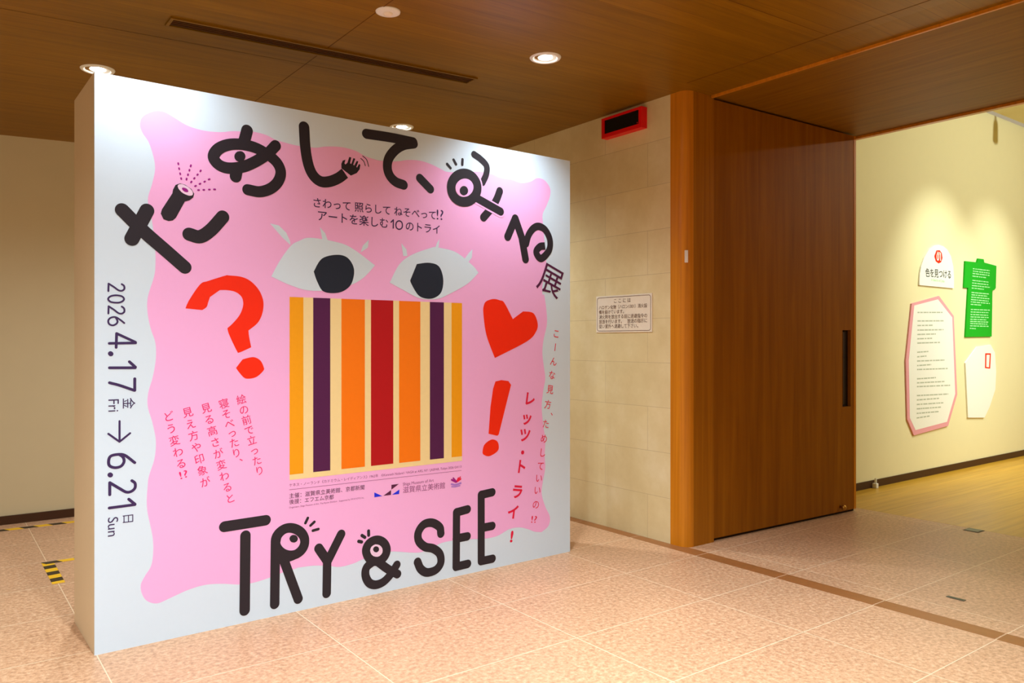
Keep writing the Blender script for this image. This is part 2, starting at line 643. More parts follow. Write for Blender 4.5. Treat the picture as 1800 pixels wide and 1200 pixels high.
PINK_BOARD = [(8.572, 1.912), (9.195, 2.016), (9.555, 1.797), (9.641, 0.88), (9.415, 0.529), (8.622, 0.476), (8.477, 0.661), (8.444, 1.296)]
PINK_INNER = [(8.626, 1.893), (9.168, 1.977), (9.513, 1.779), (9.589, 0.891), (9.387, 0.578), (8.655, 0.532), (8.53, 0.672), (8.506, 1.295)]
PINK_ROWS = [((8.697, 1.818), (9.276, 1.832)), ((8.696, 1.725), (9.322, 1.737)), ((8.695, 1.675), (9.052, 1.683)), ((8.694, 1.625), (9.299, 1.635)), ((8.693, 1.577), (9.118, 1.585)), ((8.692, 1.529), (9.029, 1.536)), ((8.692, 1.483), (9.231, 1.49)), ((8.69, 1.382), (8.942, 1.389)), ((8.689, 1.332), (8.898, 1.339)), ((8.688, 1.286), (9.322, 1.288)), ((8.688, 1.236), (9.007, 1.242)), ((8.687, 1.193), (9.415, 1.19)), ((8.685, 1.091), (9.118, 1.093)), ((8.685, 1.047), (9.322, 1.043)), ((8.684, 1.006), (9.461, 0.995)), ((8.682, 0.908), (9.415, 0.896)), ((8.682, 0.86), (9.208, 0.856)), ((8.681, 0.811), (9.299, 0.801)), ((8.68, 0.763), (9.254, 0.754)), ((8.679, 0.713), (9.186, 0.707)), ((8.678, 0.663), (8.985, 0.668))]
CUTOUT_BOARD = [(9.853, 1.247), (10.158, 1.433), (10.536, 1.46), (10.657, 1.362), (10.694, 1.127), (10.669, 0.904), (10.511, 0.699), (10.364, 0.569), (9.92, 0.594)]
RED_FRAME = [(10.38, 1.356), (10.54, 1.354), (10.519, 1.165), (10.373, 1.174)]
RED_FRAME_INNER = [(10.416, 1.338), (10.507, 1.337), (10.487, 1.182), (10.409, 1.188)]
WALL_X = 4.41          # face of the stone wall
BACK_Y = 7.64          # wall behind the panel
DOOR_Y = 3.80          # timber portal
PORTAL_END = 6.68
GALLERY_Y = 4.25       # gallery wall carrying the boards
GALLERY_TOP = 4.32


def ceiling_z(x):
    """the boarded ceiling drops a little away from the portal"""
    return 3.33 - 0.0355 * max(0.0, WALL_X - x)


def thing_part(name, parent):
    o = bpy.data.objects.new(name, None)
    o.empty_display_size = 0.05
    C.objects.link(o)
    o.parent = parent
    return o


# ------------------------------------------------------------------ structure
struct('floor', bx(-4.0, 6.72, -3.0, 7.8, -0.12, 0.0), 'granite', 'pinkish beige granite tile floor with pale joints', 'floor')
struct('floor_gallery', bx(6.722, 14.0, -3.0, 4.40, -0.12, 0.0), 'plank', 'golden plank floor of the gallery beyond the portal', 'floor')

bm = bmesh.new()
prof = [(-4.0, ceiling_z(-4.0)), (WALL_X, 3.33), (4.672, 3.33), (4.672, 3.55), (-4.0, 3.55)]
f = [bm.verts.new((x, -3.0, z)) for x, z in prof]
b = [bm.verts.new((x, 7.8, z)) for x, z in prof]
bm.faces.new(f)
bm.faces.new(list(reversed(b)))
for i in range(5):
    j = (i + 1) % 5
    bm.faces.new((f[j], f[i], b[i], b[j]))
bmesh.ops.recalc_face_normals(bm, faces=bm.faces[:])
struct('ceiling', bm, 'ceiling', 'dark orange brown boarded timber ceiling', 'ceiling')

# wide joints between the ceiling panels, as thin dark inlays
bm = bmesh.new()


def inlay_x(x, y0, y1, w=0.004):
    z = ceiling_z(x)
    box(bm, x - w / 2, x + w / 2, y0, y1, z - 0.0012, z + 0.004)


def inlay_y(y, x0, x1, w=0.004):
    za, zb = ceiling_z(x0), ceiling_z(x1)
    vs = [bm.verts.new(p) for p in ((x0, y - w / 2, za - 0.0012), (x1, y - w / 2, zb - 0.0012), (x1, y + w / 2, zb - 0.0012), (x0, y + w / 2, za - 0.0012))]
    bm.faces.new(vs)


for x in (-0.7, 1.9, ):
    inlay_x(x, -3.0, 7.6)
inlay_x(4.30, -3.0, 3.7)
for y in (0.55, 2.62, 4.72):
    inlay_y(y, -4.0, 4.3)
struct('trim_1', bm, 'joint', 'dark joint lines between ceiling panels', 'ceiling joint')

# stone wall with its end against the portal, and the wall behind the panel
struct('wall_right', bx(WALL_X, 4.72, 3.955, 7.7, 0.0, 3.33), 'limestone', 'cream limestone slab wall between panel and timber portal', 'wall')
struct('wall_front', bx(WALL_X, PORTAL_END, -3.0, 1.1, 0.0, 3.33), 'limestone', 'limestone wall on the near side of the portal', 'wall')
struct('wall_back', bx(-4.0, 4.41, BACK_Y, 7.8, 0.0, 3.5), 'plaster', 'plain warm white wall behind the exhibition panel', 'wall')
struct('baseboard_back', bx(-4.0, 4.41, BACK_Y - 0.02, BACK_Y - 0.0005, 0.0, 0.07), 'baseboard', 'dark brown baseboard of the wall behind the panel', 'baseboard')
struct('wall_portal', bx(4.72, 6.60, 3.86, 4.40, 0.0, 3.33), 'plaster', 'wall core behind the open timber door', 'wall')
struct('wall_gallery', bx(6.60, 14.0, GALLERY_Y, 4.40, 0.0, GALLERY_TOP), 'gallery_wall', 'pale yellowish gallery wall carrying the text boards', 'wall')
struct('baseboard_gallery', bx(6.61, 14.0, GALLERY_Y - 0.012, GALLERY_Y - 0.0005, 0.0, 0.075), 'baseboard', 'dark brown baseboard along the gallery wall', 'baseboard')
struct('wall_gallery_end', bx(14.0, 14.1, -3.0, 4.40, 0.0, GALLERY_TOP), 'gallery_wall', 'far end wall of the gallery', 'wall')
struct('wall_gallery_side', bx(6.72, 14.1, -3.1, -3.0, 0.0, GALLERY_TOP), 'gallery_wall', 'side wall of the gallery', 'wall')
struct('ceiling_gallery', bx(PORTAL_END, 14.1, -3.0, 4.18, GALLERY_TOP, GALLERY_TOP + 0.1), 'gallery_wall', 'higher pale ceiling of the gallery', 'ceiling')
struct('trim_2', bx(PORTAL_END, 14.1, 4.18, GALLERY_Y, GALLERY_TOP + 0.06, GALLERY_TOP + 0.1), 'black', 'black strip for the shade in the gap between gallery ceiling and wall', 'ceiling joint')  # shade of the ceiling gap, painted as a black strip

# brown stone band let into the floor, cut at every second tile joint
bm = bmesh.new()
ys = [-2.77 + 0.64 * k for k in range(0, 17)]
for a, b_ in zip(ys[:-1], ys[1:]):
    box(bm, 4.315, 4.44, a + 0.006, b_ - 0.003, -0.01, 0.0008)
struct('trim_3', bm, 'strip', 'brown stone band let into the granite floor', 'floor band')

# portal: boarded soffit between two lips, overhead mass above it
struct('ceiling_portal', bx(4.69, PORTAL_END - 0.02, 1.1, 4.35, 3.332, 3.55), 'soffit', 'veneered soffit over the passage into the gallery', 'ceiling')
struct('trim_4', bx(4.672, 4.69, 1.1, 3.79, 3.312, 3.55), 'post', 'light timber lip at the lobby edge of the soffit', 'trim')
struct('trim_5', bx(PORTAL_END - 0.02, PORTAL_END + 0.03, 1.1, 4.24, 3.312, 3.36), 'post', 'light timber lip at the gallery edge of the soffit', 'trim')
struct('wall_bulkhead', bx(PORTAL_END, PORTAL_END + 0.03, -3.0, 4.25, 3.36, GALLERY_TOP), 'gallery_wall', 'wall over the portal on the gallery side', 'wall')
struct('wall_gallery_near', bx(PORTAL_END, PORTAL_END + 0.03, -3.0, 1.1, 0.0, 3.36), 'gallery_wall', 'gallery side of the near portal wall', 'wall')

# timber post with a rounded lobby corner
bm = bmesh.new()
R0 = 0.075
pts = [(4.72, 3.955), (4.41, 3.955)]
for k in range(25):
    a = PI + (PI / 2) * k / 24
    pts.append((4.41 + R0 + R0 * math.cos(a), 3.80 + R0 + R0 * math.sin(a)))
pts += [(4.715, 3.80), (4.715, 3.812), (4.72, 3.812)]
lo = [bm.verts.new((p[0], p[1], 0.0)) for p in pts]
hi = [bm.verts.new((p[0], p[1], 3.33)) for p in pts]
bm.faces.new(lo)
bm.faces.new(hi)
for i in range(len(pts)):
    j = (i + 1) % len(pts)
    fc = bm.faces.new((lo[i], lo[j], hi[j], hi[i]))
    fc.material_index = 1 if min(pts[i][0], pts[j][0]) > 4.484 and max(pts[i][1], pts[j][1]) < 3.9 else 0  # front face gets the darker timber: its shade is in the colour
bmesh.ops.recalc_face_normals(bm, faces=bm.faces[:])
struct('trim_6', bm, ['post', 'post_shade'], 'orange timber post with rounded corner at the end of the stone wall', 'post')

# tall timber door leaf folded back into the reveal
door = thing('door_1', 'tall dark brown timber door standing open in the portal', 'door', (4.725, 3.812, 0.0), -0.034)
tag(door, kind='structure')
LW, LH = 1.865, 3.315
bm = bmesh.new()
hx0, hx1, hz0, hz1 = 1.665, 1.79, 0.93, 1.60
for a in ((0.0, hx0, 0.022, LH), (hx1, LW - 0.03, 0.022, LH), (hx0, hx1, 0.022, hz0), (hx0, hx1, hz1, LH)):
    box(bm, a[0], a[1], 0.0, 0.05, a[2], a[3])
link('leaf', bm, 'door', door)
link('leaf_edge', bx(LW - 0.03, LW, -0.004, 0.05, 0.022, LH), 'post', door)['label'] = 'lighter timber edge of the leaf'
bm = bx(hx0, hx1, 0.03, 0.045, hz0, hz1)
hd = link('recessed_pull', bm, 'groove', door)
hd['label'] = 'dark recessed hand pull'
bm = bx(hx0 + 0.012, hx0 + 0.03, 0.004, 0.03, hz0 + 0.02, hz1 - 0.02, 0.004)
link('grip', bm, 'baseboard', hd)
bm = bmesh.new()
lathe(bm, [(0.0, 0.0), (0.011, 0.0), (0.011, 0.022), (0.020, 0.026), (0.023, 0.038), (0.018, 0.050), (0.0, 0.054)], 20)
kn = link('stop_knob', bm, 'brass', door, (1.63, 0.0, 0.065))
kn.rotation_euler = (PI / 2, 0, 0)
kn['label'] = 'small brass stop knob near the foot of the leaf'
link('bottom_gap_shade', bx(0.0, LW, 0.02, 0.04, 0.0, 0.022), 'groove', door)  # dark strip under the leaf stands in for the shade there

# ------------------------------------------------------------------ exhibition panel
panel = thing('exhibition_panel', 'large white exhibition panel with pink artwork and big black lettering on the granite floor', 'display panel', PANEL_AT, PANEL_TURN)
bm = bmesh.new()
box(bm, 0.0, PANEL_W, 0.004, PANEL_D, 0.0, PANEL_H)
link('panel_body', bm, 'side', panel)
link('front_sheet', bx(0.0, PANEL_W, 0.0, 0.004, 0.0, PANEL_H), 'sheet', panel)['label'] = 'pale bluish white printed front sheet'
art_poly('pink_background', panel, 'pink', [(0.256, 2.281), (0.27, 2.353), (0.265, 2.412), (0.242, 2.487), (0.212, 2.532), (0.201, 2.569), (0.214, 2.611), (0.265, 2.646), (0.312, 2.652), (0.359, 2.633), (0.426, 2.602), (0.505, 2.59), (0.586, 2.595), (0.658, 2.612), (0.721, 2.619), (0.767, 2.626), (0.832, 2.62), (0.886, 2.602), (0.93, 2.596), (1.009, 2.589), (1.113, 2.593), (1.172, 2.608), (1.244, 2.619), (1.305, 2.62), (1.367, 2.612), (1.43, 2.589), (1.494, 2.581), (1.463, 2.583), (1.522, 2.578), (1.607, 2.585), (1.657, 2.594), (1.707, 2.607), (1.764, 2.615), (1.822, 2.615), (1.887, 2.604), (1.954, 2.585), (2.001, 2.574), (2.104, 2.585), (2.245, 2.607), (2.347, 2.605), (2.429, 2.589), (2.519, 2.588), (2.596, 2.577), (2.675, 2.595), (2.739, 2.628), (2.804, 2.621), (2.853, 2.573), (2.853, 2.516), (2.82, 2.444), (2.787, 2.384), (2.79, 2.309), (2.819, 2.051), (2.81, 1.992), (2.784, 1.889), (2.786, 1.824), (2.801, 1.822), (2.822, 1.706), (2.824, 1.617), (2.794, 1.51), (2.784, 1.421), (2.796, 1.332), (2.81, 1.243), (2.791, 1.154), (2.778, 1.048), (2.791, 0.923), (2.81, 0.815), (2.805, 0.708), (2.81, 0.619), (2.789, 0.532), (2.778, 0.444), (2.81, 0.351), (2.852, 0.274), (2.84, 0.213), (2.782, 0.181), (2.773, 0.179), (2.713, 0.191), (2.654, 0.217), (2.581, 0.239), (2.495, 0.24), (2.397, 0.21), (2.287, 0.207), (2.181, 0.221), (2.077, 0.232), (2.013, 0.234), (1.95, 0.23), (1.876, 0.21), (1.804, 0.198), (1.732, 0.208), (1.662, 0.224), (1.594, 0.236), (1.504, 0.233), (1.405, 0.22), (1.351, 0.207), (1.267, 0.202), (1.195, 0.22), (1.114, 0.236), (1.045, 0.241), (0.986, 0.243), (1.008, 0.239), (0.939, 0.233), (0.853, 0.216), (0.76, 0.205), (0.687, 0.21), (0.598, 0.231), (0.511, 0.241), (0.426, 0.231), (0.344, 0.208), (0.28, 0.193), (0.232, 0.216), (0.209, 0.258), (0.205, 0.301), (0.224, 0.34), (0.252, 0.385), (0.262, 0.452), (0.26, 0.52), (0.248, 0.59), (0.236, 0.651), (0.232, 0.71), (0.236, 0.778), (0.242, 0.831), (0.268, 0.917), (0.274, 1.006), (0.258, 1.097), (0.237, 1.177), (0.239, 1.246), (0.26, 1.324), (0.274, 1.413), (0.272, 1.493), (0.251, 1.562), (0.236, 1.641), (0.237, 1.72), (0.265, 1.82), (0.272, 1.876), (0.271, 1.966), (0.256, 2.103), (0.237, 2.2)], 1, smooth=True, label='wavy edged pink colour field')
# the hand-lettered title
lt = art_strokes('title_letter', panel, 'ink', [([(0.121, 2.14), (0.213, 2.049), (0.324, 1.954), (0.412, 1.878)], 0.066, True), ([(0.233, 2.149), (0.164, 2.003)], 0.068, True), ([(0.434, 2.048), (0.487, 2.04), (0.542, 2.08), (0.602, 2.153)], 0.068, True)], 3, label='charcoal hiragana letter with a torch drawn in it')
art_poly('torch', lt, 'ink', [(0.297, 2.14), (0.302, 2.161), (0.352, 2.248), (0.355, 2.267), (0.367, 2.292), (0.389, 2.303), (0.415, 2.298), (0.445, 2.28), (0.458, 2.258), (0.453, 2.238), (0.435, 2.222), (0.412, 2.213), (0.369, 2.126), (0.354, 2.111), (0.334, 2.106), (0.31, 2.113)], 3.2)
art_poly('torch_lens', lt, 'lilac', [(0.451, 2.252), (0.447, 2.248), (0.44, 2.246), (0.433, 2.245), (0.423, 2.247), (0.414, 2.25), (0.404, 2.254), (0.395, 2.26), (0.388, 2.267), (0.382, 2.274), (0.379, 2.281), (0.377, 2.287), (0.379, 2.292), (0.383, 2.297), (0.389, 2.299), (0.397, 2.3), (0.406, 2.298), (0.415, 2.295), (0.425, 2.291), (0.434, 2.285), (0.442, 2.278), (0.448, 2.271), (0.451, 2.264), (0.452, 2.258)], 3.8)
art_poly('torch_bulb', lt, 'ray', [(0.429, 2.265), (0.427, 2.263), (0.424, 2.262), (0.421, 2.261), (0.417, 2.262), (0.413, 2.262), (0.409, 2.264), (0.406, 2.266), (0.402, 2.269), (0.4, 2.272), (0.398, 2.275), (0.398, 2.277), (0.399, 2.28), (0.4, 2.282), (0.403, 2.283), (0.406, 2.283), (0.41, 2.283), (0.414, 2.282), (0.418, 2.281), (0.422, 2.279), (0.425, 2.276), (0.427, 2.273), (0.429, 2.27), (0.429, 2.267)], 4.3)
art_strokes('light_ray', lt, 'ray', [([(0.395, 2.325), (0.394, 2.33)], 0.0085, True), ([(0.39, 2.349), (0.389, 2.354)], 0.0085, True), ([(0.385, 2.374), (0.384, 2.379)], 0.0085, True), ([(0.381, 2.399), (0.38, 2.404)], 0.0085, True)], 3)
art_strokes('light_ray', lt, 'ray', [([(0.42, 2.325), (0.421, 2.331)], 0.0085, True), ([(0.427, 2.349), (0.428, 2.354)], 0.0085, True), ([(0.434, 2.373), (0.435, 2.378)], 0.0085, True), ([(0.44, 2.396), (0.442, 2.402)], 0.0085, True)], 3)
art_strokes('light_ray', lt, 'ray', [([(0.442, 2.314), (0.445, 2.319)], 0.0085, True), ([(0.457, 2.335), (0.46, 2.339)], 0.0085, True), ([(0.473, 2.356), (0.476, 2.36)], 0.0085, True), ([(0.488, 2.377), (0.491, 2.382)], 0.0085, True)], 3)
art_strokes('light_ray', lt, 'ray', [([(0.462, 2.297), (0.467, 2.3)], 0.0085, True), ([(0.484, 2.311), (0.489, 2.314)], 0.0085, True), ([(0.508, 2.325), (0.512, 2.328)], 0.0085, True), ([(0.53, 2.34), (0.535, 2.343)], 0.0085, True)], 3)
art_strokes('light_ray', lt, 'ray', [([(0.477, 2.279), (0.482, 2.28)], 0.0085, True), ([(0.503, 2.283), (0.508, 2.284)], 0.0085, True), ([(0.531, 2.288), (0.536, 2.289)], 0.0085, True), ([(0.557, 2.292), (0.563, 2.293)], 0.0085, True)], 3)
lt = art_strokes('title_letter', panel, 'ink', [([(0.886, 2.57), (0.837, 2.515), (0.767, 2.462), (0.699, 2.427), (0.627, 2.413), (0.579, 2.426), (0.555, 2.461), (0.579, 2.505), (0.632, 2.536), (0.699, 2.548), (0.773, 2.542), (0.842, 2.515), (0.894, 2.477), (0.915, 2.429), (0.9, 2.376), (0.859, 2.333), (0.799, 2.308), (0.734, 2.311)], 0.06, True), ([(0.73, 2.627), (0.712, 2.556)], 0.062, True), ([(0.677, 2.416), (0.669, 2.373)], 0.062, True), ([(0.699, 2.455), (0.697, 2.476)], 0.03, True)], 3, label='charcoal hiragana letter with an eye in its loop')
art_poly('pupil', lt, 'ink', [(0.721, 2.487), (0.719, 2.477), (0.714, 2.468), (0.706, 2.46), (0.696, 2.455), (0.686, 2.454), (0.677, 2.456), (0.669, 2.461), (0.664, 2.469), (0.662, 2.479), (0.664, 2.489), (0.669, 2.498), (0.677, 2.506), (0.686, 2.51), (0.696, 2.512), (0.706, 2.51), (0.714, 2.505), (0.719, 2.497)], 4.2)
lt = art_strokes('title_letter', panel, 'ink', [([(1.049, 2.699), (1.057, 2.582), (1.075, 2.491), (1.104, 2.435), (1.148, 2.407), (1.201, 2.413), (1.256, 2.44), (1.297, 2.473)], 0.062, True, (True, False))], 3, label='charcoal hiragana letter ending in a waving hand')
art_poly('hand', lt, 'ink', [(1.275, 2.499), (1.274, 2.524), (1.283, 2.544), (1.3, 2.552), (1.294, 2.53), (1.3, 2.524), (1.312, 2.535), (1.324, 2.571), (1.337, 2.57), (1.329, 2.535), (1.337, 2.532), (1.35, 2.568), (1.362, 2.566), (1.349, 2.529), (1.356, 2.526), (1.372, 2.555), (1.382, 2.553), (1.369, 2.519), (1.374, 2.517), (1.386, 2.539), (1.395, 2.535), (1.39, 2.508), (1.372, 2.484), (1.334, 2.464)], 3)
art_strokes('motion_line', lt, 'ink', [([(1.398, 2.573), (1.417, 2.558), (1.427, 2.534)], 0.005, True)], 3)
art_strokes('motion_line', lt, 'ink', [([(1.41, 2.589), (1.435, 2.571), (1.449, 2.533)], 0.005, True)], 3)
art_strokes('title_letter', panel, 'ink', [([(1.435, 2.723), (1.595, 2.727), (1.752, 2.724)], 0.059, True), ([(1.754, 2.715), (1.682, 2.694), (1.626, 2.656), (1.583, 2.6), (1.573, 2.545), (1.589, 2.498), (1.629, 2.465), (1.683, 2.453)], 0.06, True)], 3, label='charcoal hiragana letter shaped like a hook below a bar')
art_strokes('title_comma', panel, 'ink', [([(1.799, 2.508), (1.874, 2.45)], 0.055, True)], 3)
lt = art_strokes('title_letter', panel, 'ink', [([(2.207, 2.714), (2.259, 2.691), (2.306, 2.653), (2.303, 2.597), (2.274, 2.54)], 0.046, True), ([(2.414, 2.5), (2.387, 2.44), (2.347, 2.382), (2.282, 2.313)], 0.055, True)], 3, label='charcoal hiragana letter drawn as a magnifying glass with an eye')
art_strokes('magnifier_outline', lt, 'pink', [([(2.202, 2.562), (2.219, 2.546), (2.229, 2.525), (2.233, 2.501), (2.229, 2.477), (2.219, 2.454)], 0.085, True, (False, False)), ([(2.223, 2.434), (2.421, 2.363)], 0.077, True)], 3.5, label='pink gap around the magnifying glass')
art_strokes('magnifier', lt, 'ink', [([(2.233, 2.501), (2.225, 2.465), (2.202, 2.433), (2.169, 2.409), (2.129, 2.398), (2.091, 2.4), (2.058, 2.416), (2.036, 2.443), (2.029, 2.477), (2.036, 2.512), (2.058, 2.544), (2.091, 2.568), (2.129, 2.58), (2.169, 2.578), (2.202, 2.562), (2.225, 2.535)], 0.064, True, (False, False), True), ([(2.209, 2.439), (2.421, 2.365)], 0.055, True)], 4.2)
art_poly('eyeball', lt, 'pink', [(2.203, 2.498), (2.198, 2.476), (2.186, 2.456), (2.167, 2.44), (2.144, 2.43), (2.119, 2.427), (2.096, 2.432), (2.078, 2.443), (2.066, 2.46), (2.061, 2.481), (2.066, 2.502), (2.078, 2.522), (2.096, 2.538), (2.119, 2.548), (2.144, 2.551), (2.167, 2.547), (2.186, 2.535), (2.198, 2.518)], 4.0, label='pink eyeball')
art_poly('pupil', lt, 'ink', [(2.159, 2.473), (2.157, 2.462), (2.151, 2.452), (2.142, 2.445), (2.132, 2.44), (2.12, 2.438), (2.11, 2.441), (2.101, 2.447), (2.095, 2.455), (2.093, 2.465), (2.095, 2.476), (2.101, 2.486), (2.11, 2.494), (2.12, 2.499), (2.132, 2.5), (2.142, 2.498), (2.151, 2.492), (2.157, 2.483)], 4.9)
art_strokes('lash_mark', lt, 'ink', [([(1.999, 2.623), (2.024, 2.601)], 0.018, True)], 3)
art_strokes('lash_mark', lt, 'ink', [([(2.048, 2.657), (2.066, 2.631)], 0.018, True)], 3)
art_strokes('lash_mark', lt, 'ink', [([(2.116, 2.669), (2.114, 2.635)], 0.018, True)], 3)
art_strokes('title_letter', panel, 'ink', [([(2.481, 2.203), (2.545, 2.33), (2.601, 2.207), (2.634, 2.062)], 0.058, False), ([(2.639, 2.168), (2.66, 2.227), (2.702, 2.277), (2.753, 2.296), (2.812, 2.274), (2.852, 2.21), (2.843, 2.136), (2.772, 2.075), (2.728, 2.115), (2.76, 2.155), (2.808, 2.165)], 0.052, True, (True, False))], 3, label='charcoal hiragana letter with a curled tail')
art_line('title_kanji', panel, 'plum', '展', (2.73, 1.89), (2.93, 1.811), 3, h=None, bold=0.002)
art_line('headline_text', panel, 'navy', 'さわって 照らして ねそべって', (1.105, 2.261), (1.914, 2.267), 3, h=None, bold=0.006)
art_line('headline_text', panel, 'navy', 'アートを楽しむ', (1.131, 2.189), (1.578, 2.184), 3, h=None, bold=0.006)
art_line('headline_text', panel, 'navy', 'のトライ', (1.7, 2.182), (1.943, 2.179), 3, h=None, bold=0.006)
art_strokes('headline_number', panel, 'navy', [([(1.598, 2.218), (1.613, 2.233), (1.614, 2.233), (1.613, 2.184)], 0.0075, False)], 3)
art_strokes('headline_number', panel, 'navy', [([(1.653, 2.231), (1.637, 2.222), (1.631, 2.204), (1.637, 2.186), (1.653, 2.18), (1.67, 2.188), (1.676, 2.206), (1.67, 2.225)], 0.0075, True, (False, False), True)], 3)
art_line('headline_text', panel, 'navy', '!?', (1.921, 2.266), (1.97, 2.266), 3, h=0.062, bold=0.0)
# the big eyes above the picture
ey = art_poly('eye', panel, 'sheet', [(0.862, 1.854), (0.862, 1.854), (0.911, 1.945), (0.974, 2.031), (1.024, 2.062), (1.074, 2.082), (1.17, 2.08), (1.284, 2.064), (1.346, 2.04), (1.401, 2.009), (1.49, 1.952), (1.49, 1.952), (1.449, 1.906), (1.409, 1.87), (1.346, 1.833), (1.238, 1.797), (1.081, 1.786), (0.967, 1.812)], 3, smooth=True, label='pale blue paper cut eye, the larger one on the left')
art_poly('pupil', ey, 'pupil', [(1.106, 1.894), (1.106, 1.894), (1.155, 1.97), (1.246, 1.998), (1.315, 1.984), (1.354, 1.922), (1.341, 1.843), (1.299, 1.798), (1.238, 1.778), (1.163, 1.785), (1.126, 1.84)], 4, smooth=True, label='blue black pupil')
art_poly('eyelash', ey, 'sheet', [(0.855, 2.142), (0.904, 2.136), (0.946, 2.1), (0.967, 2.057), (0.971, 2.033), (0.925, 2.07)], 2.5)
art_poly('eyelash', ey, 'sheet', [(1.143, 2.148), (1.175, 2.116), (1.19, 2.078), (1.158, 2.079)], 2.5)
art_poly('eyelash', ey, 'sheet', [(1.449, 2.1), (1.445, 2.055), (1.397, 2.022), (1.411, 2.063)], 2.5)
ey = art_poly('eye', panel, 'sheet', [(1.589, 1.854), (1.589, 1.854), (1.656, 1.969), (1.751, 2.036), (1.902, 2.092), (1.902, 2.092), (2.059, 2.072), (2.193, 1.994), (2.241, 1.948), (2.241, 1.948), (2.154, 1.872), (2.003, 1.795), (1.92, 1.766), (1.804, 1.765), (1.682, 1.813)], 3, smooth=True, label='pale blue paper cut eye, the smaller one on the right')
art_poly('pupil', ey, 'pupil', [(1.734, 1.883), (1.734, 1.883), (1.777, 1.977), (1.777, 1.977), (1.866, 1.99), (1.938, 1.971), (1.969, 1.895), (1.957, 1.816), (1.911, 1.776), (1.848, 1.766), (1.786, 1.787), (1.734, 1.861)], 4, smooth=True, label='blue black pupil')
art_poly('eyelash', ey, 'sheet', [(1.668, 2.097), (1.704, 2.062), (1.711, 2.022), (1.682, 2.02)], 2.5)
art_poly('eyelash', ey, 'sheet', [(1.942, 2.145), (1.935, 2.091), (1.911, 2.087), (1.922, 2.117)], 2.5)
art_poly('eyelash', ey, 'sheet', [(2.193, 2.098), (2.189, 2.044), (2.15, 1.999), (2.121, 2.018), (2.165, 2.072)], 2.5)
# red paper-cut marks
qm = art_poly('question_mark', panel, 'red', [(0.415, 1.669), (0.415, 1.669), (0.435, 1.715), (0.488, 1.795), (0.528, 1.814), (0.615, 1.846), (0.633, 1.848), (0.699, 1.844), (0.748, 1.824), (0.791, 1.782), (0.814, 1.734), (0.819, 1.691), (0.809, 1.641), (0.785, 1.598), (0.741, 1.562), (0.737, 1.558), (0.737, 1.558), (0.741, 1.524), (0.752, 1.469), (0.752, 1.469), (0.717, 1.453), (0.687, 1.441), (0.678, 1.446), (0.654, 1.494), (0.633, 1.542), (0.626, 1.57), (0.626, 1.57), (0.654, 1.596), (0.687, 1.636), (0.705, 1.676), (0.709, 1.709), (0.699, 1.739), (0.669, 1.762), (0.627, 1.77), (0.587, 1.769), (0.587, 1.769), (0.537, 1.731), (0.537, 1.731), (0.528, 1.704), (0.52, 1.679), (0.498, 1.662), (0.498, 1.662)], 3, smooth=True)
art_poly('dot', qm, 'red', [(0.671, 1.36), (0.671, 1.36), (0.702, 1.4), (0.708, 1.405), (0.748, 1.415), (0.775, 1.414), (0.803, 1.396), (0.819, 1.364), (0.819, 1.343), (0.781, 1.31), (0.741, 1.301), (0.714, 1.307), (0.687, 1.337)], 3, smooth=True)
art_poly('heart', panel, 'red', [(2.28, 1.686), (2.284, 1.736), (2.305, 1.765), (2.363, 1.781), (2.416, 1.774), (2.453, 1.758), (2.524, 1.651), (2.524, 1.651), (2.612, 1.705), (2.612, 1.705), (2.702, 1.695), (2.741, 1.625), (2.725, 1.566), (2.646, 1.501), (2.374, 1.391), (2.374, 1.391), (2.305, 1.543)], 3, smooth=True)
em = art_poly('exclamation_mark', panel, 'red', [(2.378, 1.235), (2.427, 1.243), (2.487, 1.235), (2.509, 1.208), (2.406, 0.883), (2.395, 0.874), (2.322, 0.893), (2.338, 1.07), (2.359, 1.188)], 3)
art_poly('dot', em, 'red', [(2.274, 0.78), (2.291, 0.826), (2.349, 0.853), (2.397, 0.833), (2.401, 0.778), (2.332, 0.745), (2.284, 0.758)], 3, smooth=True)
# the colour print in the middle: plain upright stripes
pr = art_poly('striped_print', panel, 'cream', [(0.965, 0.7345), (2.112, 0.7345), (2.112, 1.7465), (0.965, 1.7465)], 2, label='colour print of plain upright stripes')
art_poly('stripe', pr, 'amber', [(0.965, 0.764), (1.045, 0.764), (1.045, 1.7465), (0.965, 1.7465)], 3)
art_poly('stripe', pr, 'purple', [(1.103, 0.764), (1.206, 0.764), (1.206, 1.7465), (1.103, 1.7465)], 3)
art_poly('stripe', pr, 'orange', [(1.275, 0.764), (1.424, 0.764), (1.424, 1.7465), (1.275, 1.7465)], 3)
art_poly('stripe', pr, 'deep_red', [(1.464, 0.764), (1.613, 0.764), (1.613, 1.7465), (1.464, 1.7465)], 3)
art_poly('stripe', pr, 'orange', [(1.653, 0.764), (1.802, 0.764), (1.802, 1.7465), (1.653, 1.7465)], 3)
art_poly('stripe', pr, 'purple', [(1.871, 0.764), (1.974, 0.764), (1.974, 1.7465), (1.871, 1.7465)], 3)
art_poly('stripe', pr, 'amber', [(2.032, 0.764), (2.112, 0.764), (2.112, 1.7465), (2.032, 1.7465)], 3)
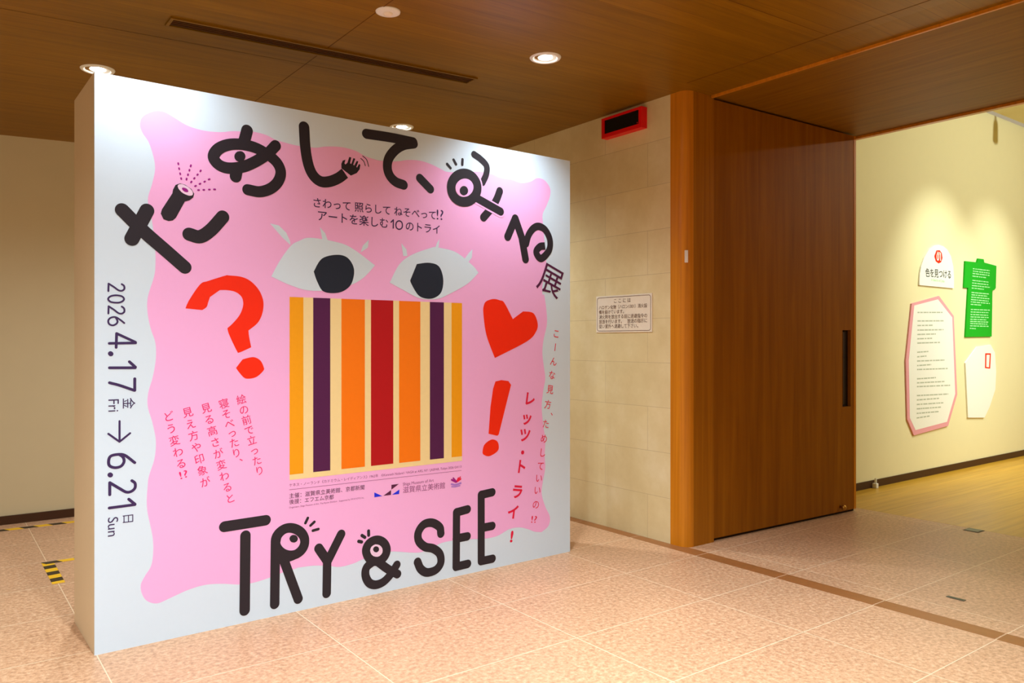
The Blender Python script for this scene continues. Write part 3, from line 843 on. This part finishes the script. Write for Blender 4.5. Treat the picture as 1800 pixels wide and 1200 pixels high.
# small print and logos
art_line('caption_text', panel, 'mauve', 'ケネス・ノーランド《カドミウム・レイディアンス》1962年\u3000©Kenneth Noland / VAGA at ARS, NY / JASPAR, Tokyo 2026 G4113', (0.963, 0.698), (2.108, 0.691), 3, h=None, bold=0.0)
art_strokes('rule_line', panel, 'mauve', [([(0.963, 0.681), (2.108, 0.673)], 0.0022, True, (False, False))], 3)
art_line('organiser_text', panel, 'plum', '主催：滋賀県立美術館、京都新聞', (0.963, 0.635), (1.421, 0.632), 3, h=None, bold=0.002)
art_line('organiser_text', panel, 'plum', '後援：エフエム京都', (0.963, 0.602), (1.227, 0.599), 3, h=None, bold=0.002)
art_line('organiser_text', panel, 'mauve', 'Organizers: Shiga Museum of Art, The Kyoto Shimbun   Supported by FM KYOTO Inc.', (0.963, 0.578), (1.42, 0.578), 3, h=None, bold=0.0)
lg = thing_part('logo', panel)
art_poly('logo_triangle', lg, 'blue', [(1.486, 0.605), (1.486, 0.576), (1.539, 0.577)], 3, label='blue triangle')
art_poly('logo_triangle', lg, 'plum', [(1.546, 0.578), (1.598, 0.606), (1.597, 0.577)], 3, label='dark plum triangle')
art_poly('logo_triangle', lg, 'plum', [(1.6, 0.637), (1.651, 0.637), (1.6, 0.608)], 3, label='dark plum triangle')
art_poly('logo_triangle', lg, 'blue', [(1.604, 0.577), (1.655, 0.603), (1.653, 0.576)], 3, label='blue triangle')
art_line('logo_text', lg, 'mauve', 'Shiga Museum of Art', (1.679, 0.623), (1.899, 0.624), 3, h=None, bold=0.0)
art_line('logo_text', lg, 'mauve', '滋賀県立美術館', (1.679, 0.58), (1.982, 0.575), 3, h=None, bold=0.0)
lg = thing_part('emblem', panel)
art_strokes('emblem_stroke', lg, 'ray', [([(2.033, 0.621), (2.064, 0.604)], 0.012, True), ([(2.045, 0.63), (2.069, 0.604)], 0.011, True)], 3, label='purple pen strokes')
art_strokes('emblem_stroke', lg, 'crimson', [([(2.07, 0.604), (2.084, 0.626)], 0.011, True), ([(2.077, 0.607), (2.101, 0.619)], 0.011, True), ([(2.073, 0.606), (2.099, 0.632)], 0.008, True)], 3, label='red pen strokes')
art_strokes('emblem_wave', lg, 'lavender', [([(2.032, 0.593), (2.062, 0.586), (2.102, 0.592)], 0.012, True), ([(2.033, 0.577), (2.062, 0.574), (2.095, 0.577)], 0.008, True)], 3, label='lavender wavy lines')
# the English title along the foot
art_strokes('title_letter', panel, 'ink', [([(0.611, 0.528), (0.831, 0.531)], 0.057, True), ([(0.721, 0.464), (0.717, 0.066)], 0.056, True)], 3, label='charcoal capital T')
lt = art_strokes('title_letter', panel, 'ink', [([(0.885, 0.399), (0.881, 0.066)], 0.053, True), ([(0.885, 0.393), (0.898, 0.438), (0.933, 0.466), (0.975, 0.468), (1.021, 0.444), (1.052, 0.399), (1.045, 0.355), (1.015, 0.325), (0.962, 0.31), (0.904, 0.315)], 0.052, True), ([(0.93, 0.305), (1.015, 0.067)], 0.053, True), ([(1.053, 0.38), (1.047, 0.352), (1.028, 0.33), (1, 0.318), (0.968, 0.318), (0.936, 0.329), (0.909, 0.35), (0.891, 0.377), (0.885, 0.407), (0.891, 0.435), (0.909, 0.456), (0.936, 0.469), (0.968, 0.47), (1, 0.459), (1.028, 0.439), (1.047, 0.411)], 0.053, True, (False, False), True)], 3, label='charcoal capital R with an eye in its bowl')
art_poly('pupil', lt, 'ink', [(1.013, 0.403), (1.011, 0.396), (1.007, 0.39), (1.001, 0.387), (0.993, 0.385), (0.984, 0.387), (0.976, 0.39), (0.97, 0.396), (0.966, 0.403), (0.964, 0.411), (0.966, 0.418), (0.97, 0.424), (0.976, 0.427), (0.984, 0.429), (0.993, 0.427), (1.001, 0.424), (1.007, 0.418), (1.011, 0.411)], 4.2)
art_strokes('lash_mark', lt, 'ink', [([(1.071, 0.51), (1.057, 0.484)], 0.0155, True)], 3)
art_strokes('lash_mark', lt, 'ink', [([(1.11, 0.483), (1.087, 0.466)], 0.0155, True)], 3)
art_strokes('lash_mark', lt, 'ink', [([(1.134, 0.439), (1.101, 0.435)], 0.0155, True)], 3)
art_strokes('title_letter', panel, 'ink', [([(1.136, 0.33), (1.187, 0.251)], 0.054, True), ([(1.273, 0.389), (1.187, 0.242)], 0.053, True), ([(1.187, 0.245), (1.184, 0.065)], 0.052, True)], 3, label='charcoal capital Y')
lt = art_strokes('title_ampersand', panel, 'ink', [([(1.503, 0.318), (1.455, 0.308), (1.434, 0.271), (1.455, 0.221), (1.503, 0.195), (1.548, 0.209), (1.567, 0.249), (1.548, 0.293)], 0.05, True, (False, False), True), ([(1.496, 0.202), (1.438, 0.172), (1.428, 0.125), (1.451, 0.077), (1.493, 0.056), (1.545, 0.063), (1.594, 0.098), (1.637, 0.149)], 0.052, True), ([(1.51, 0.19), (1.576, 0.135), (1.642, 0.092)], 0.052, True)], 3, label='charcoal ampersand with an eye and a beak')
art_strokes('head_ring', lt, 'ink', [([(1.503, 0.318), (1.455, 0.308), (1.434, 0.271), (1.455, 0.221), (1.503, 0.195), (1.548, 0.209), (1.567, 0.249), (1.548, 0.293)], 0.058, True, (False, False), True)], 3.3)
art_poly('eyeball', lt, 'lilac', [(1.541, 0.251), (1.539, 0.239), (1.531, 0.229), (1.52, 0.222), (1.507, 0.22), (1.492, 0.223), (1.479, 0.229), (1.468, 0.239), (1.461, 0.252), (1.458, 0.265), (1.461, 0.277), (1.468, 0.287), (1.479, 0.293), (1.492, 0.296), (1.507, 0.293), (1.52, 0.287), (1.531, 0.277), (1.539, 0.264)], 3.9, label='pale lilac eyeball')
art_poly('pupil', lt, 'ink', [(1.517, 0.262), (1.516, 0.257), (1.513, 0.252), (1.507, 0.249), (1.501, 0.247), (1.494, 0.249), (1.487, 0.252), (1.482, 0.257), (1.479, 0.263), (1.477, 0.269), (1.479, 0.275), (1.482, 0.28), (1.487, 0.283), (1.494, 0.284), (1.501, 0.283), (1.507, 0.28), (1.513, 0.275), (1.516, 0.269)], 4.5)
art_strokes('lash_mark', lt, 'ink', [([(1.384, 0.331), (1.403, 0.324)], 0.0195, True)], 3)
art_strokes('lash_mark', lt, 'ink', [([(1.405, 0.362), (1.424, 0.348)], 0.0195, True)], 3)
art_strokes('lash_mark', lt, 'ink', [([(1.448, 0.382), (1.449, 0.357)], 0.0195, True)], 3)
art_strokes('title_letter', panel, 'ink', [([(1.952, 0.291), (1.942, 0.333), (1.888, 0.368), (1.827, 0.366), (1.788, 0.323), (1.791, 0.271), (1.835, 0.227), (1.895, 0.206), (1.943, 0.165), (1.951, 0.108), (1.915, 0.07), (1.85, 0.065), (1.805, 0.095), (1.782, 0.142)], 0.054, True)], 3, label='charcoal capital S')
art_strokes('title_letter', panel, 'ink', [([(2.07, 0.409), (2.067, 0.063)], 0.056, True), ([(2.07, 0.409), (2.154, 0.417)], 0.055, True), ([(2.067, 0.242), (2.153, 0.243)], 0.055, True), ([(2.067, 0.063), (2.156, 0.065)], 0.055, True)], 3, label='charcoal capital E beside the S')
art_strokes('title_letter', panel, 'ink', [([(2.263, 0.498), (2.263, 0.065)], 0.056, True), ([(2.263, 0.498), (2.352, 0.504)], 0.055, True), ([(2.263, 0.281), (2.352, 0.282)], 0.055, True), ([(2.263, 0.065), (2.354, 0.065)], 0.055, True)], 3, label='last charcoal capital E, at the end of the word')
# dates, set reading downwards along the left edge
art_strokes('date_number', panel, 'navy', [([(0.119, 1.779), (0.129, 1.771), (0.13, 1.756), (0.119, 1.747), (0.104, 1.749), (0.084, 1.764), (0.061, 1.779)], 0.0085, True), ([(0.061, 1.779), (0.06, 1.743)], 0.0085, True)], 3)
art_strokes('date_number', panel, 'navy', [([(0.129, 1.707), (0.126, 1.7), (0.119, 1.694), (0.107, 1.689), (0.094, 1.688), (0.08, 1.689), (0.069, 1.692), (0.062, 1.698), (0.059, 1.705), (0.062, 1.712), (0.069, 1.718), (0.08, 1.722), (0.094, 1.724), (0.107, 1.723), (0.119, 1.72), (0.126, 1.714)], 0.0085, True, (False, False), True)], 3)
art_strokes('date_number', panel, 'navy', [([(0.119, 1.67), (0.129, 1.661), (0.13, 1.645), (0.119, 1.636), (0.104, 1.638), (0.084, 1.654), (0.061, 1.67)], 0.0085, True), ([(0.061, 1.67), (0.06, 1.635)], 0.0085, True)], 3)
art_strokes('date_number', panel, 'navy', [([(0.13, 1.59), (0.111, 1.606), (0.091, 1.618), (0.071, 1.615), (0.06, 1.602), (0.063, 1.585), (0.079, 1.578), (0.095, 1.586), (0.1, 1.599), (0.092, 1.616)], 0.0085, True)], 3)
art_strokes('date_number', panel, 'navy', [([(0.064, 1.491), (0.181, 1.493)], 0.0125, True), ([(0.18, 1.497), (0.096, 1.539)], 0.0125, True), ([(0.096, 1.539), (0.094, 1.471)], 0.0125, True)], 3)
art_strokes('date_number', panel, 'navy', [([(0.069, 1.442), (0.071, 1.44)], 0.0225, True)], 3)
art_strokes('date_number', panel, 'navy', [([(0.065, 1.373), (0.179, 1.371)], 0.0135, True), ([(0.18, 1.374), (0.153, 1.401)], 0.0135, True)], 3)
art_strokes('date_number', panel, 'navy', [([(0.065, 1.301), (0.109, 1.287), (0.175, 1.26)], 0.0135, True), ([(0.177, 1.26), (0.177, 1.317)], 0.0135, True)], 3)
art_line('date_text', panel, 'navy', '金', (0.127, 1.224), (0.127, 1.171), 3, h=0.053, bold=0.004)
art_line('date_text', panel, 'navy', 'Fri', (0.06, 1.22), (0.06, 1.161), 3, h=0.046, bold=0.0)
art_strokes('date_arrow', panel, 'navy', [([(0.109, 1.113), (0.109, 1.016)], 0.0095, True), ([(0.06, 1.055), (0.109, 1.013)], 0.0095, True), ([(0.156, 1.051), (0.109, 1.013)], 0.0095, True)], 3)
art_strokes('date_number', panel, 'navy', [([(0.177, 0.905), (0.134, 0.944), (0.104, 0.952), (0.071, 0.947), (0.061, 0.926), (0.065, 0.901), (0.089, 0.889), (0.116, 0.894), (0.129, 0.915), (0.124, 0.937), (0.109, 0.951)], 0.0135, True)], 3)
art_strokes('date_number', panel, 'navy', [([(0.067, 0.857), (0.069, 0.855)], 0.0225, True)], 3)
art_strokes('date_number', panel, 'navy', [([(0.164, 0.818), (0.178, 0.804), (0.178, 0.781), (0.162, 0.766), (0.139, 0.765), (0.109, 0.786), (0.066, 0.819)], 0.0135, True), ([(0.066, 0.819), (0.066, 0.761)], 0.0135, True)], 3)
art_strokes('date_number', panel, 'navy', [([(0.064, 0.697), (0.178, 0.699)], 0.0135, True), ([(0.178, 0.701), (0.15, 0.729)], 0.0135, True)], 3)
art_line('date_text', panel, 'navy', '日', (0.127, 0.652), (0.127, 0.616), 3, h=0.043, bold=0.0)
art_line('date_text', panel, 'navy', 'Sun', (0.058, 0.65), (0.058, 0.559), 3, h=0.045, bold=0.0)
# slogans set in upright columns
art_column('slogan_text', panel, 'magenta', ['絵', 'の', '前', 'で', '立', 'っ', 'た', 'り'], [(0.699, 1.191), (0.797, 0.803)], 0.054, 3, bold=0.002, wide=1.0)
art_column('slogan_text', panel, 'magenta', ['寝', 'そ', 'べ', 'っ', 'た', 'り', '、'], [(0.608, 1.173), (0.621, 1.118), (0.637, 1.065), (0.65, 1.017), (0.662, 0.964), (0.673, 0.909), (0.693, 0.859)], 0.054, 3, bold=0.002, wide=1.0)
art_column('slogan_text', panel, 'magenta', ['見', 'る', '高', 'さ', 'が', '変', 'わ', 'る', 'と'], [(0.518, 1.155), (0.641, 0.672)], 0.054, 3, bold=0.002, wide=1.0)
art_column('slogan_text', panel, 'magenta', ['見', 'え', '方', 'や', '印', '象', 'が'], [(0.426, 1.138), (0.513, 0.772)], 0.054, 3, bold=0.002, wide=1.0)
art_column('slogan_text', panel, 'magenta', ['ど', 'う', '変', 'わ', 'る', '!?'], [(0.334, 1.122), (0.347, 1.06), (0.362, 0.998), (0.379, 0.939), (0.394, 0.879), (0.406, 0.823)], 0.054, 3, bold=0.002, wide=1.0)
art_column('slogan_text', panel, 'crimson', ['こ', 'ー', 'ん', 'な', '見', '方', '、', 'た', 'め', 'し', 'て', 'い', 'い', 'の', '!?'], [(2.911, 1.555), (2.899, 1.46), (2.885, 1.359), (2.871, 1.264), (2.854, 1.164), (2.833, 1.06), (2.857, 0.981), (2.815, 0.925), (2.798, 0.825), (2.784, 0.728), (2.768, 0.637), (2.752, 0.554), (2.738, 0.472), (2.725, 0.375), (2.709, 0.276)], 0.066, 3, bold=0.003, wide=1.0)
art_column('slogan_text', panel, 'crimson', ['レ', 'ッ', 'ツ', '・', 'ト', 'ラ', 'イ', '!'], [(2.67, 1.106), (2.646, 0.976), (2.628, 0.86), (2.608, 0.743), (2.594, 0.649), (2.563, 0.483), (2.528, 0.349), (2.515, 0.187)], 0.102, 3, bold=0.03, wide=1.0)

# ------------------------------------------------------------------ lobby ceiling fittings
def downlight(x, y, label, power=None, beam=150, group='round recessed downlights in the lobby ceiling'):
    z = ceiling_z(x)
    t = thing('downlight', label, 'ceiling light', (x, y, z), 0, group)
    bm = bmesh.new()
    lathe(bm, [(0.070, 0.010), (0.072, -0.004), (0.080, -0.010), (0.094, -0.008), (0.100, 0.0), (0.100, 0.010)], 44)
    link('trim_ring', bm, 'white', t)
    bm = bmesh.new()
    lathe(bm, [(0.072, -0.003), (0.060, -0.0005), (0.046, 0.0)], 40)
    link('reflector', bm, 'reflector', t)
    bm = bmesh.new()
    lathe(bm, [(0.0, -0.0060), (0.030, -0.0056), (0.042, -0.003), (0.046, 0.0)], 32)
    link('lamp_face', bm, 'lamp', t)
    ld = bpy.data.lights.new('lamp_light', 'SPOT')
    ld.energy = LOBBY_W if power is None else power
    ld.color = LOBBY_COL
    ld.spot_size = math.radians(beam)
    ld.spot_blend = 1.0
    ld.shadow_soft_size = 0.05
    lo_ = bpy.data.objects.new('lamp_light', ld)
    C.objects.link(lo_)
    lo_.parent = t
    lo_.location = (0, 0, -0.03)
    return t


downlight(3.11, 3.825, 'bright downlight in front of the panel top, nearest the red box sign', 80, 116)
downlight(0.85, 3.825, 'downlight above the left end of the panel front')
downlight(0.85, 5.487, 'downlight peeking out behind the top left corner of the panel', 120)
downlight(3.16, 5.78, 'downlight just showing over the middle of the panel top edge', 170)
downlight(0.85, 1.85, 'downlight in the front row on the left', 380)
downlight(3.11, 1.85, 'downlight in the front row on the right', 300, 96)
downlight(0.85, -0.20, 'unseen downlight added in the row nearest the camera', 190)  # added lamp, lights the panel face from the front
downlight(-1.41, 3.825, 'downlight left of the panel, out in the lobby', 110)
downlight(-1.41, 1.85, 'downlight in the front row, far left', 330)

t = thing('smoke_detector', 'round white smoke detector on the timber ceiling above the panel', 'smoke detector', (1.947, 3.71, ceiling_z(1.947)))
bm = bmesh.new()
lathe(bm, [(0.0, -0.012), (0.052, -0.011), (0.064, -0.006), (0.066, 0.003), (0.0, 0.003)], 40)
link('base', bm, 'white', t)
bm = bmesh.new()
lathe(bm, [(0.0, -0.024), (0.018, -0.023), (0.024, -0.016), (0.028, -0.008), (0.0, -0.008)], 28)
link('sensor_cap', bm, 'plate', t)

# slot diffuser
t = thing('ceiling_vent', 'long narrow slot air vent in the ceiling over the panel', 'air vent', (2.0, 4.445, ceiling_z(2.0)), 0)
t.rotation_euler = (0, -math.atan(0.0355), 0)
VL = 0.96
link('slot', bx(-VL, VL, -0.05, 0.05, -0.003, 0.012), 'groove', t)
bm = bmesh.new()
for y0, y1 in ((-0.066, -0.05), (0.05, 0.066)):
    box(bm, -VL - 0.016, VL + 0.016, y0, y1, -0.010, 0.012)
for x0, x1 in ((-VL - 0.016, -VL), (VL, VL + 0.016)):
    box(bm, x0, x1, -0.05, 0.05, -0.010, 0.012)
link('frame', bm, 'ceiling', t)
for y in (-0.025, 0.0, 0.025):
    link('blade', bx(-VL, VL, y - 0.003, y + 0.003, -0.008, 0.010), 'joint', t)

# ------------------------------------------------------------------ stone wall fittings
t = thing('warning_light_box', 'red box sign with unlit black window, high on the stone wall', 'sign box', (WALL_X, 4.41, 3.21))
DB = 0.062
bm = bmesh.new()
for a in ((-0.22, 0.22, -0.08, -0.048), (-0.22, 0.22, 0.062, 0.08), (-0.22, -0.19, -0.048, 0.062), (0.19, 0.22, -0.048, 0.062)):
    box(bm, -DB, -0.0005, a[0], a[1], a[2], a[3])
link('housing', bm, 'red_metal', t)
link('display_window', bx(-DB + 0.008, -0.0005, -0.19, 0.19, -0.048, 0.062), 'black', t)['label'] = 'unlit black window'
bm = bmesh.new()
lathe(bm, [(0.0, 0.004), (0.004, 0.003), (0.005, 0.0)], 14)
o = link('indicator_lamp', bm, 'red', t, (-DB + 0.008, -0.17, -0.035))
o.rotation_euler = (0, -PI / 2, 0)

# notice; its own frame: x along the plate to the right, -y towards the room
t = thing('notice_plate', 'small ivory notice plate with brown Japanese text on the stone wall', 'notice', (WALL_X, 4.443, 1.72), -PI / 2)
NW, NH = 0.31, 0.148
bm = bx(-NW, NW, -0.006, -0.0005, -NH, NH, 0.002)
pl = link('plate', bm, 'plate', t)
bm = bmesh.new()
rr = 0.02
ox, oz = NW - 0.014, NH - 0.013
loop = []
for cx, cz, a0 in ((ox - rr, oz - rr, 0), (-ox + rr, oz - rr, 1), (-ox + rr, -oz + rr, 2), (ox - rr, -oz + rr, 3)):
    for k in range(6):
        a = (a0 + k / 5) * PI / 2
        loop.append((cx + rr * math.cos(a), cz + rr * math.sin(a)))
dense = []
for i, p in enumerate(loop):
    q = loop[(i + 1) % len(loop)]
    n = max(1, int(math.hypot(q[0] - p[0], q[1] - p[1]) / 0.006))
    dense += [(p[0] + (q[0] - p[0]) * k / n, p[1] + (q[1] - p[1]) * k / n) for k in range(n)]
ribbon(bm, dense, 0.004, -0.0068, True, (False, False), True)
link('border_line', bm, 'brown_ink', t)
rows = [('ここには', -0.10, 0.085, 0.090), ('ハロゲン化物（ハロン1301）消火設', -0.275, 0.26, 0.043), ('備を設けています。', -0.275, 0.01, 0.005),
        ('消火剤を放出する前に退避指令の', -0.275, 0.26, -0.034), ('放送を行います。　放送の指示に', -0.275, 0.26, -0.072), ('従い室外へ退避して下さい。', -0.275, 0.165, -0.110)]
for k, (body, x0, x1, z) in enumerate(rows):
    bm = bmesh.new()
    set_line(bm, ('こ こ に は' if k == 0 else body), (x0, z), (x1, z), -0.0072, 0.030, 0.003)
    link('notice_text', bm, 'brown_ink', t)

o = tag(link('door_sensor', bx(-0.012, 0.0, -0.012, 0.012, -0.045, 0.045, 0.003), 'white', None, (4.434, 3.824, 2.12)),
        'slim white sensor strip on the orange timber post', 'sensor')
o.rotation_euler = (0, 0, PI / 4)

# ------------------------------------------------------------------ floor marks and fittings
M['tape_y'] = hazard('Y', 0.17, -0.15)
M['tape_x'] = hazard('X', 0.20, 0.5)
t = thing('hazard_tape', 'yellow and black hazard tape corner stuck to the floor behind the panel', 'floor tape', (0.62, 6.14, 0.0))
link('tape_strip', bx(-0.005, 0.065, -0.56, -0.035, 0.0, 0.0012), 'tape_y', t)
link('tape_strip', bx(-0.005, 1.3, -0.03, 0.03, 0.0, 0.0016), 'tape_x', t)
o = tag(link('hazard_tape', bx(-1.6, 2.6, -0.035, 0.035, 0.0, 0.0012), 'tape_x', None, (0.6, 7.41, 0.0)),
        'long yellow and black hazard tape on the floor along the back wall', 'floor tape')
t = thing('floor_socket', 'small dark metal floor socket plate at the gallery threshold', 'floor plate', (6.66, 2.80, 0.0))
link('cover', bx(-0.05, 0.05, -0.05, 0.05, 0.0, 0.004, 0.0015), 'steel', t)
link('cover_frame', bx(-0.058, 0.058, -0.058, 0.058, 0.0, 0.0022, 0.0008), 'baseboard', t)
t = thing('floor_guide', 'tiny dark metal door guide slot in the granite floor', 'floor guide', (4.81, 2.12, 0.0))
link('guide_plate', bx(-0.016, 0.016, -0.05, 0.05, 0.0, 0.003, 0.001), 'steel', t)
link('guide_slot', bx(-0.005, 0.005, -0.04, 0.04, 0.003, 0.0036), 'black', t)
t = thing('cable_clip', 'little white cable clip at the foot of the gallery wall', 'cable clip', (7.78, GALLERY_Y - 0.03, 0.0))
link('clip_body', bx(-0.022, 0.022, -0.03, 0.018, 0.0, 0.05, 0.006), 'white', t)
link('clip_cable', bx(-0.006, 0.006, -0.02, 0.0, 0.05, 0.10, 0.002), 'white', t)

# ------------------------------------------------------------------ gallery boards
BY = GALLERY_Y - 0.0005
FY = GALLERY_Y - 0.016


def board(name, label, pts, mat, part_name='board_panel', y_front=FY):
    cx = sum(p[0] for p in pts) / len(pts)
    cz = min(p[1] for p in pts)
    t = thing(name, label, 'wall board', (cx, GALLERY_Y, cz))
    loc = [(p[0] - cx, p[1] - cz) for p in pts]
    link(part_name, prism(bmesh.new(), loc, y_front - GALLERY_Y, -0.0005), mat, t)
    return t, (lambda q: (q[0] - cx, q[1] - cz))


def dashes(parent, rows, loc, mat, hfrac, name='text_line', seed=3):
    """illegible small print: rows of short word-long bars"""
    rnd = random.Random(seed)
    for p0, p1 in rows:
        a, b_ = loc(p0), loc(p1)
        bm = bmesh.new()
        L_ = b_[0] - a[0]
        s = 0.0
        while s < L_ - 0.01:
            w_ = min(rnd.uniform(0.03, 0.10), L_ - s)
            u0, u1 = s / L_, (s + w_) / L_
            z0 = a[1] + (b_[1] - a[1]) * u0
            z1 = a[1] + (b_[1] - a[1]) * u1
            fill(bm, [(a[0] + s, z0 - hfrac), (a[0] + s + w_, z1 - hfrac), (a[0] + s + w_, z1 + hfrac), (a[0] + s, z0 + hfrac)], FY - GALLERY_Y - 0.0012)
            s += w_ + rnd.uniform(0.008, 0.02)
        link(name, bm, mat, parent)


t, loc = board('title_board', 'white arch topped wall board with red badge, above the pink edged text board', TITLE_BOARD, 'card')
bm = bmesh.new()
fill(bm, [loc(p) for p in BADGE], FY - GALLERY_Y - 0.001)
bd = link('badge', bm, 'red', t)
bm = bmesh.new()
set_line(bm, '01', loc(BADGE_NUMBER[0]), loc(BADGE_NUMBER[1]), FY - GALLERY_Y - 0.002, None, 0.02)
link('badge_number', bm, 'card', bd)
bm = bmesh.new()
set_line(bm, 'TRY', loc(BADGE_WORD[0]), loc(BADGE_WORD[1]), FY - GALLERY_Y - 0.002, None, 0.01)
link('badge_word', bm, 'card', bd)
bm = bmesh.new()
set_line(bm, '色を見つける', loc(TITLE_LINE[0]), loc(TITLE_LINE[1]), FY - GALLERY_Y - 0.001, None, 0.012)
link('board_title', bm, 'dark_ink', t)
bm = bmesh.new()
set_line(bm, 'In Search of Color', loc(SUBTITLE_LINE[0]), loc(SUBTITLE_LINE[1]), FY - GALLERY_Y - 0.001)
link('board_subtitle', bm, 'mint', t)

t, loc = board('text_board', 'tall many sided white text board with dusty pink edge on the gallery wall', PINK_BOARD, 'rose', 'pink_border')
bm = bmesh.new()
fill(bm, [loc(p) for p in PINK_INNER], FY - GALLERY_Y - 0.0006)
link('white_field', bm, 'card', t)['label'] = 'white text field'
dashes(t, PINK_ROWS, loc, 'grey_ink', 0.007)

t, loc = board('text_board', 'bright green text board shaped like a bottle, right of the white arch board', GREEN_BOARD, 'green')
dashes(t, GREEN_ROWS, loc, 'mint', 0.006, seed=8)

t, loc = board('cutout_board', 'small white cut out board with slanted corner, below the green board', CUTOUT_BOARD, 'card')
outer = [loc(p) for p in RED_FRAME]
inner = [loc(p) for p in RED_FRAME_INNER]
bm = bmesh.new()
vo = [bm.verts.new((p[0], FY - GALLERY_Y - 0.001, p[1])) for p in outer]
vi = [bm.verts.new((p[0], FY - GALLERY_Y - 0.001, p[1])) for p in inner]
for i in range(4):
    j = (i + 1) % 4
    bm.faces.new((vo[i], vo[j], vi[j], vi[i]))
link('red_frame', bm, 'red', t)['label'] = 'small red rectangle outline'


# ------------------------------------------------------------------ gallery spotlights, on the high ceiling beyond the portal
def spotlight(x, y, label, aim, power, size=62):
    t = thing('track_spotlight', label, 'spotlight', (x, y, GALLERY_TOP - 0.22), 0, 'track spotlights on the gallery ceiling')
    d = (Vector(aim) - Vector((x, y, GALLERY_TOP - 0.22))).normalized()
    q = d.to_track_quat('-Z', 'Y').to_euler()
    bm = bmesh.new()
    lathe(bm, [(0.0, 0.10), (0.035, 0.095), (0.042, 0.06), (0.046, -0.06), (0.050, -0.075), (0.044, -0.075), (0.038, -0.05), (0.0, -0.05)], 28)
    h = link('lamp_head', bm, 'white', t)
    h.rotation_euler = q
    link('mount_arm', bx(-0.012, 0.012, -0.012, 0.012, 0.05, 0.22), 'white', t)
    ld = bpy.data.lights.new('spot_light', 'SPOT')
    ld.energy = power
    ld.color = GALLERY_COL
    ld.spot_size = math.radians(size)
    ld.spot_blend = 1.0
    ld.shadow_soft_size = 0.04
    lo_ = bpy.data.objects.new('spot_light', ld)
    C.objects.link(lo_)
    lo_.parent = t
    lo_.location = d * 0.10
    lo_.rotation_euler = q


spotlight(9.15, 2.4, 'spotlight aimed at the white arch board', (9.2, 4.25, 1.75), GALLERY_W * 1.9, 62)
spotlight(10.55, 2.4, 'spotlight aimed at the green board', (10.6, 4.25, 1.75), GALLERY_W * 1.5, 62)
spotlight(9.6, 1.6, 'unseen wide spotlight added for general gallery light, nearest the portal', (9.7, 1.9, 0.0), GALLERY_W * 2.2, 112)  # added fill lamp for the gallery's general brightness
spotlight(11.8, 1.6, 'unseen wide spotlight added for general gallery light, far from the portal', (11.8, 1.9, 0.0), GALLERY_W * 2.4, 120)  # second added fill lamp, deeper in the gallery
spotlight(10.3, -0.6, 'unseen wide spotlight added to wash the whole gallery wall', (10.0, 4.25, 2.9), GALLERY_W * 4.2, 100)  # added lamp lifts the upper wall in place of ceiling bounce
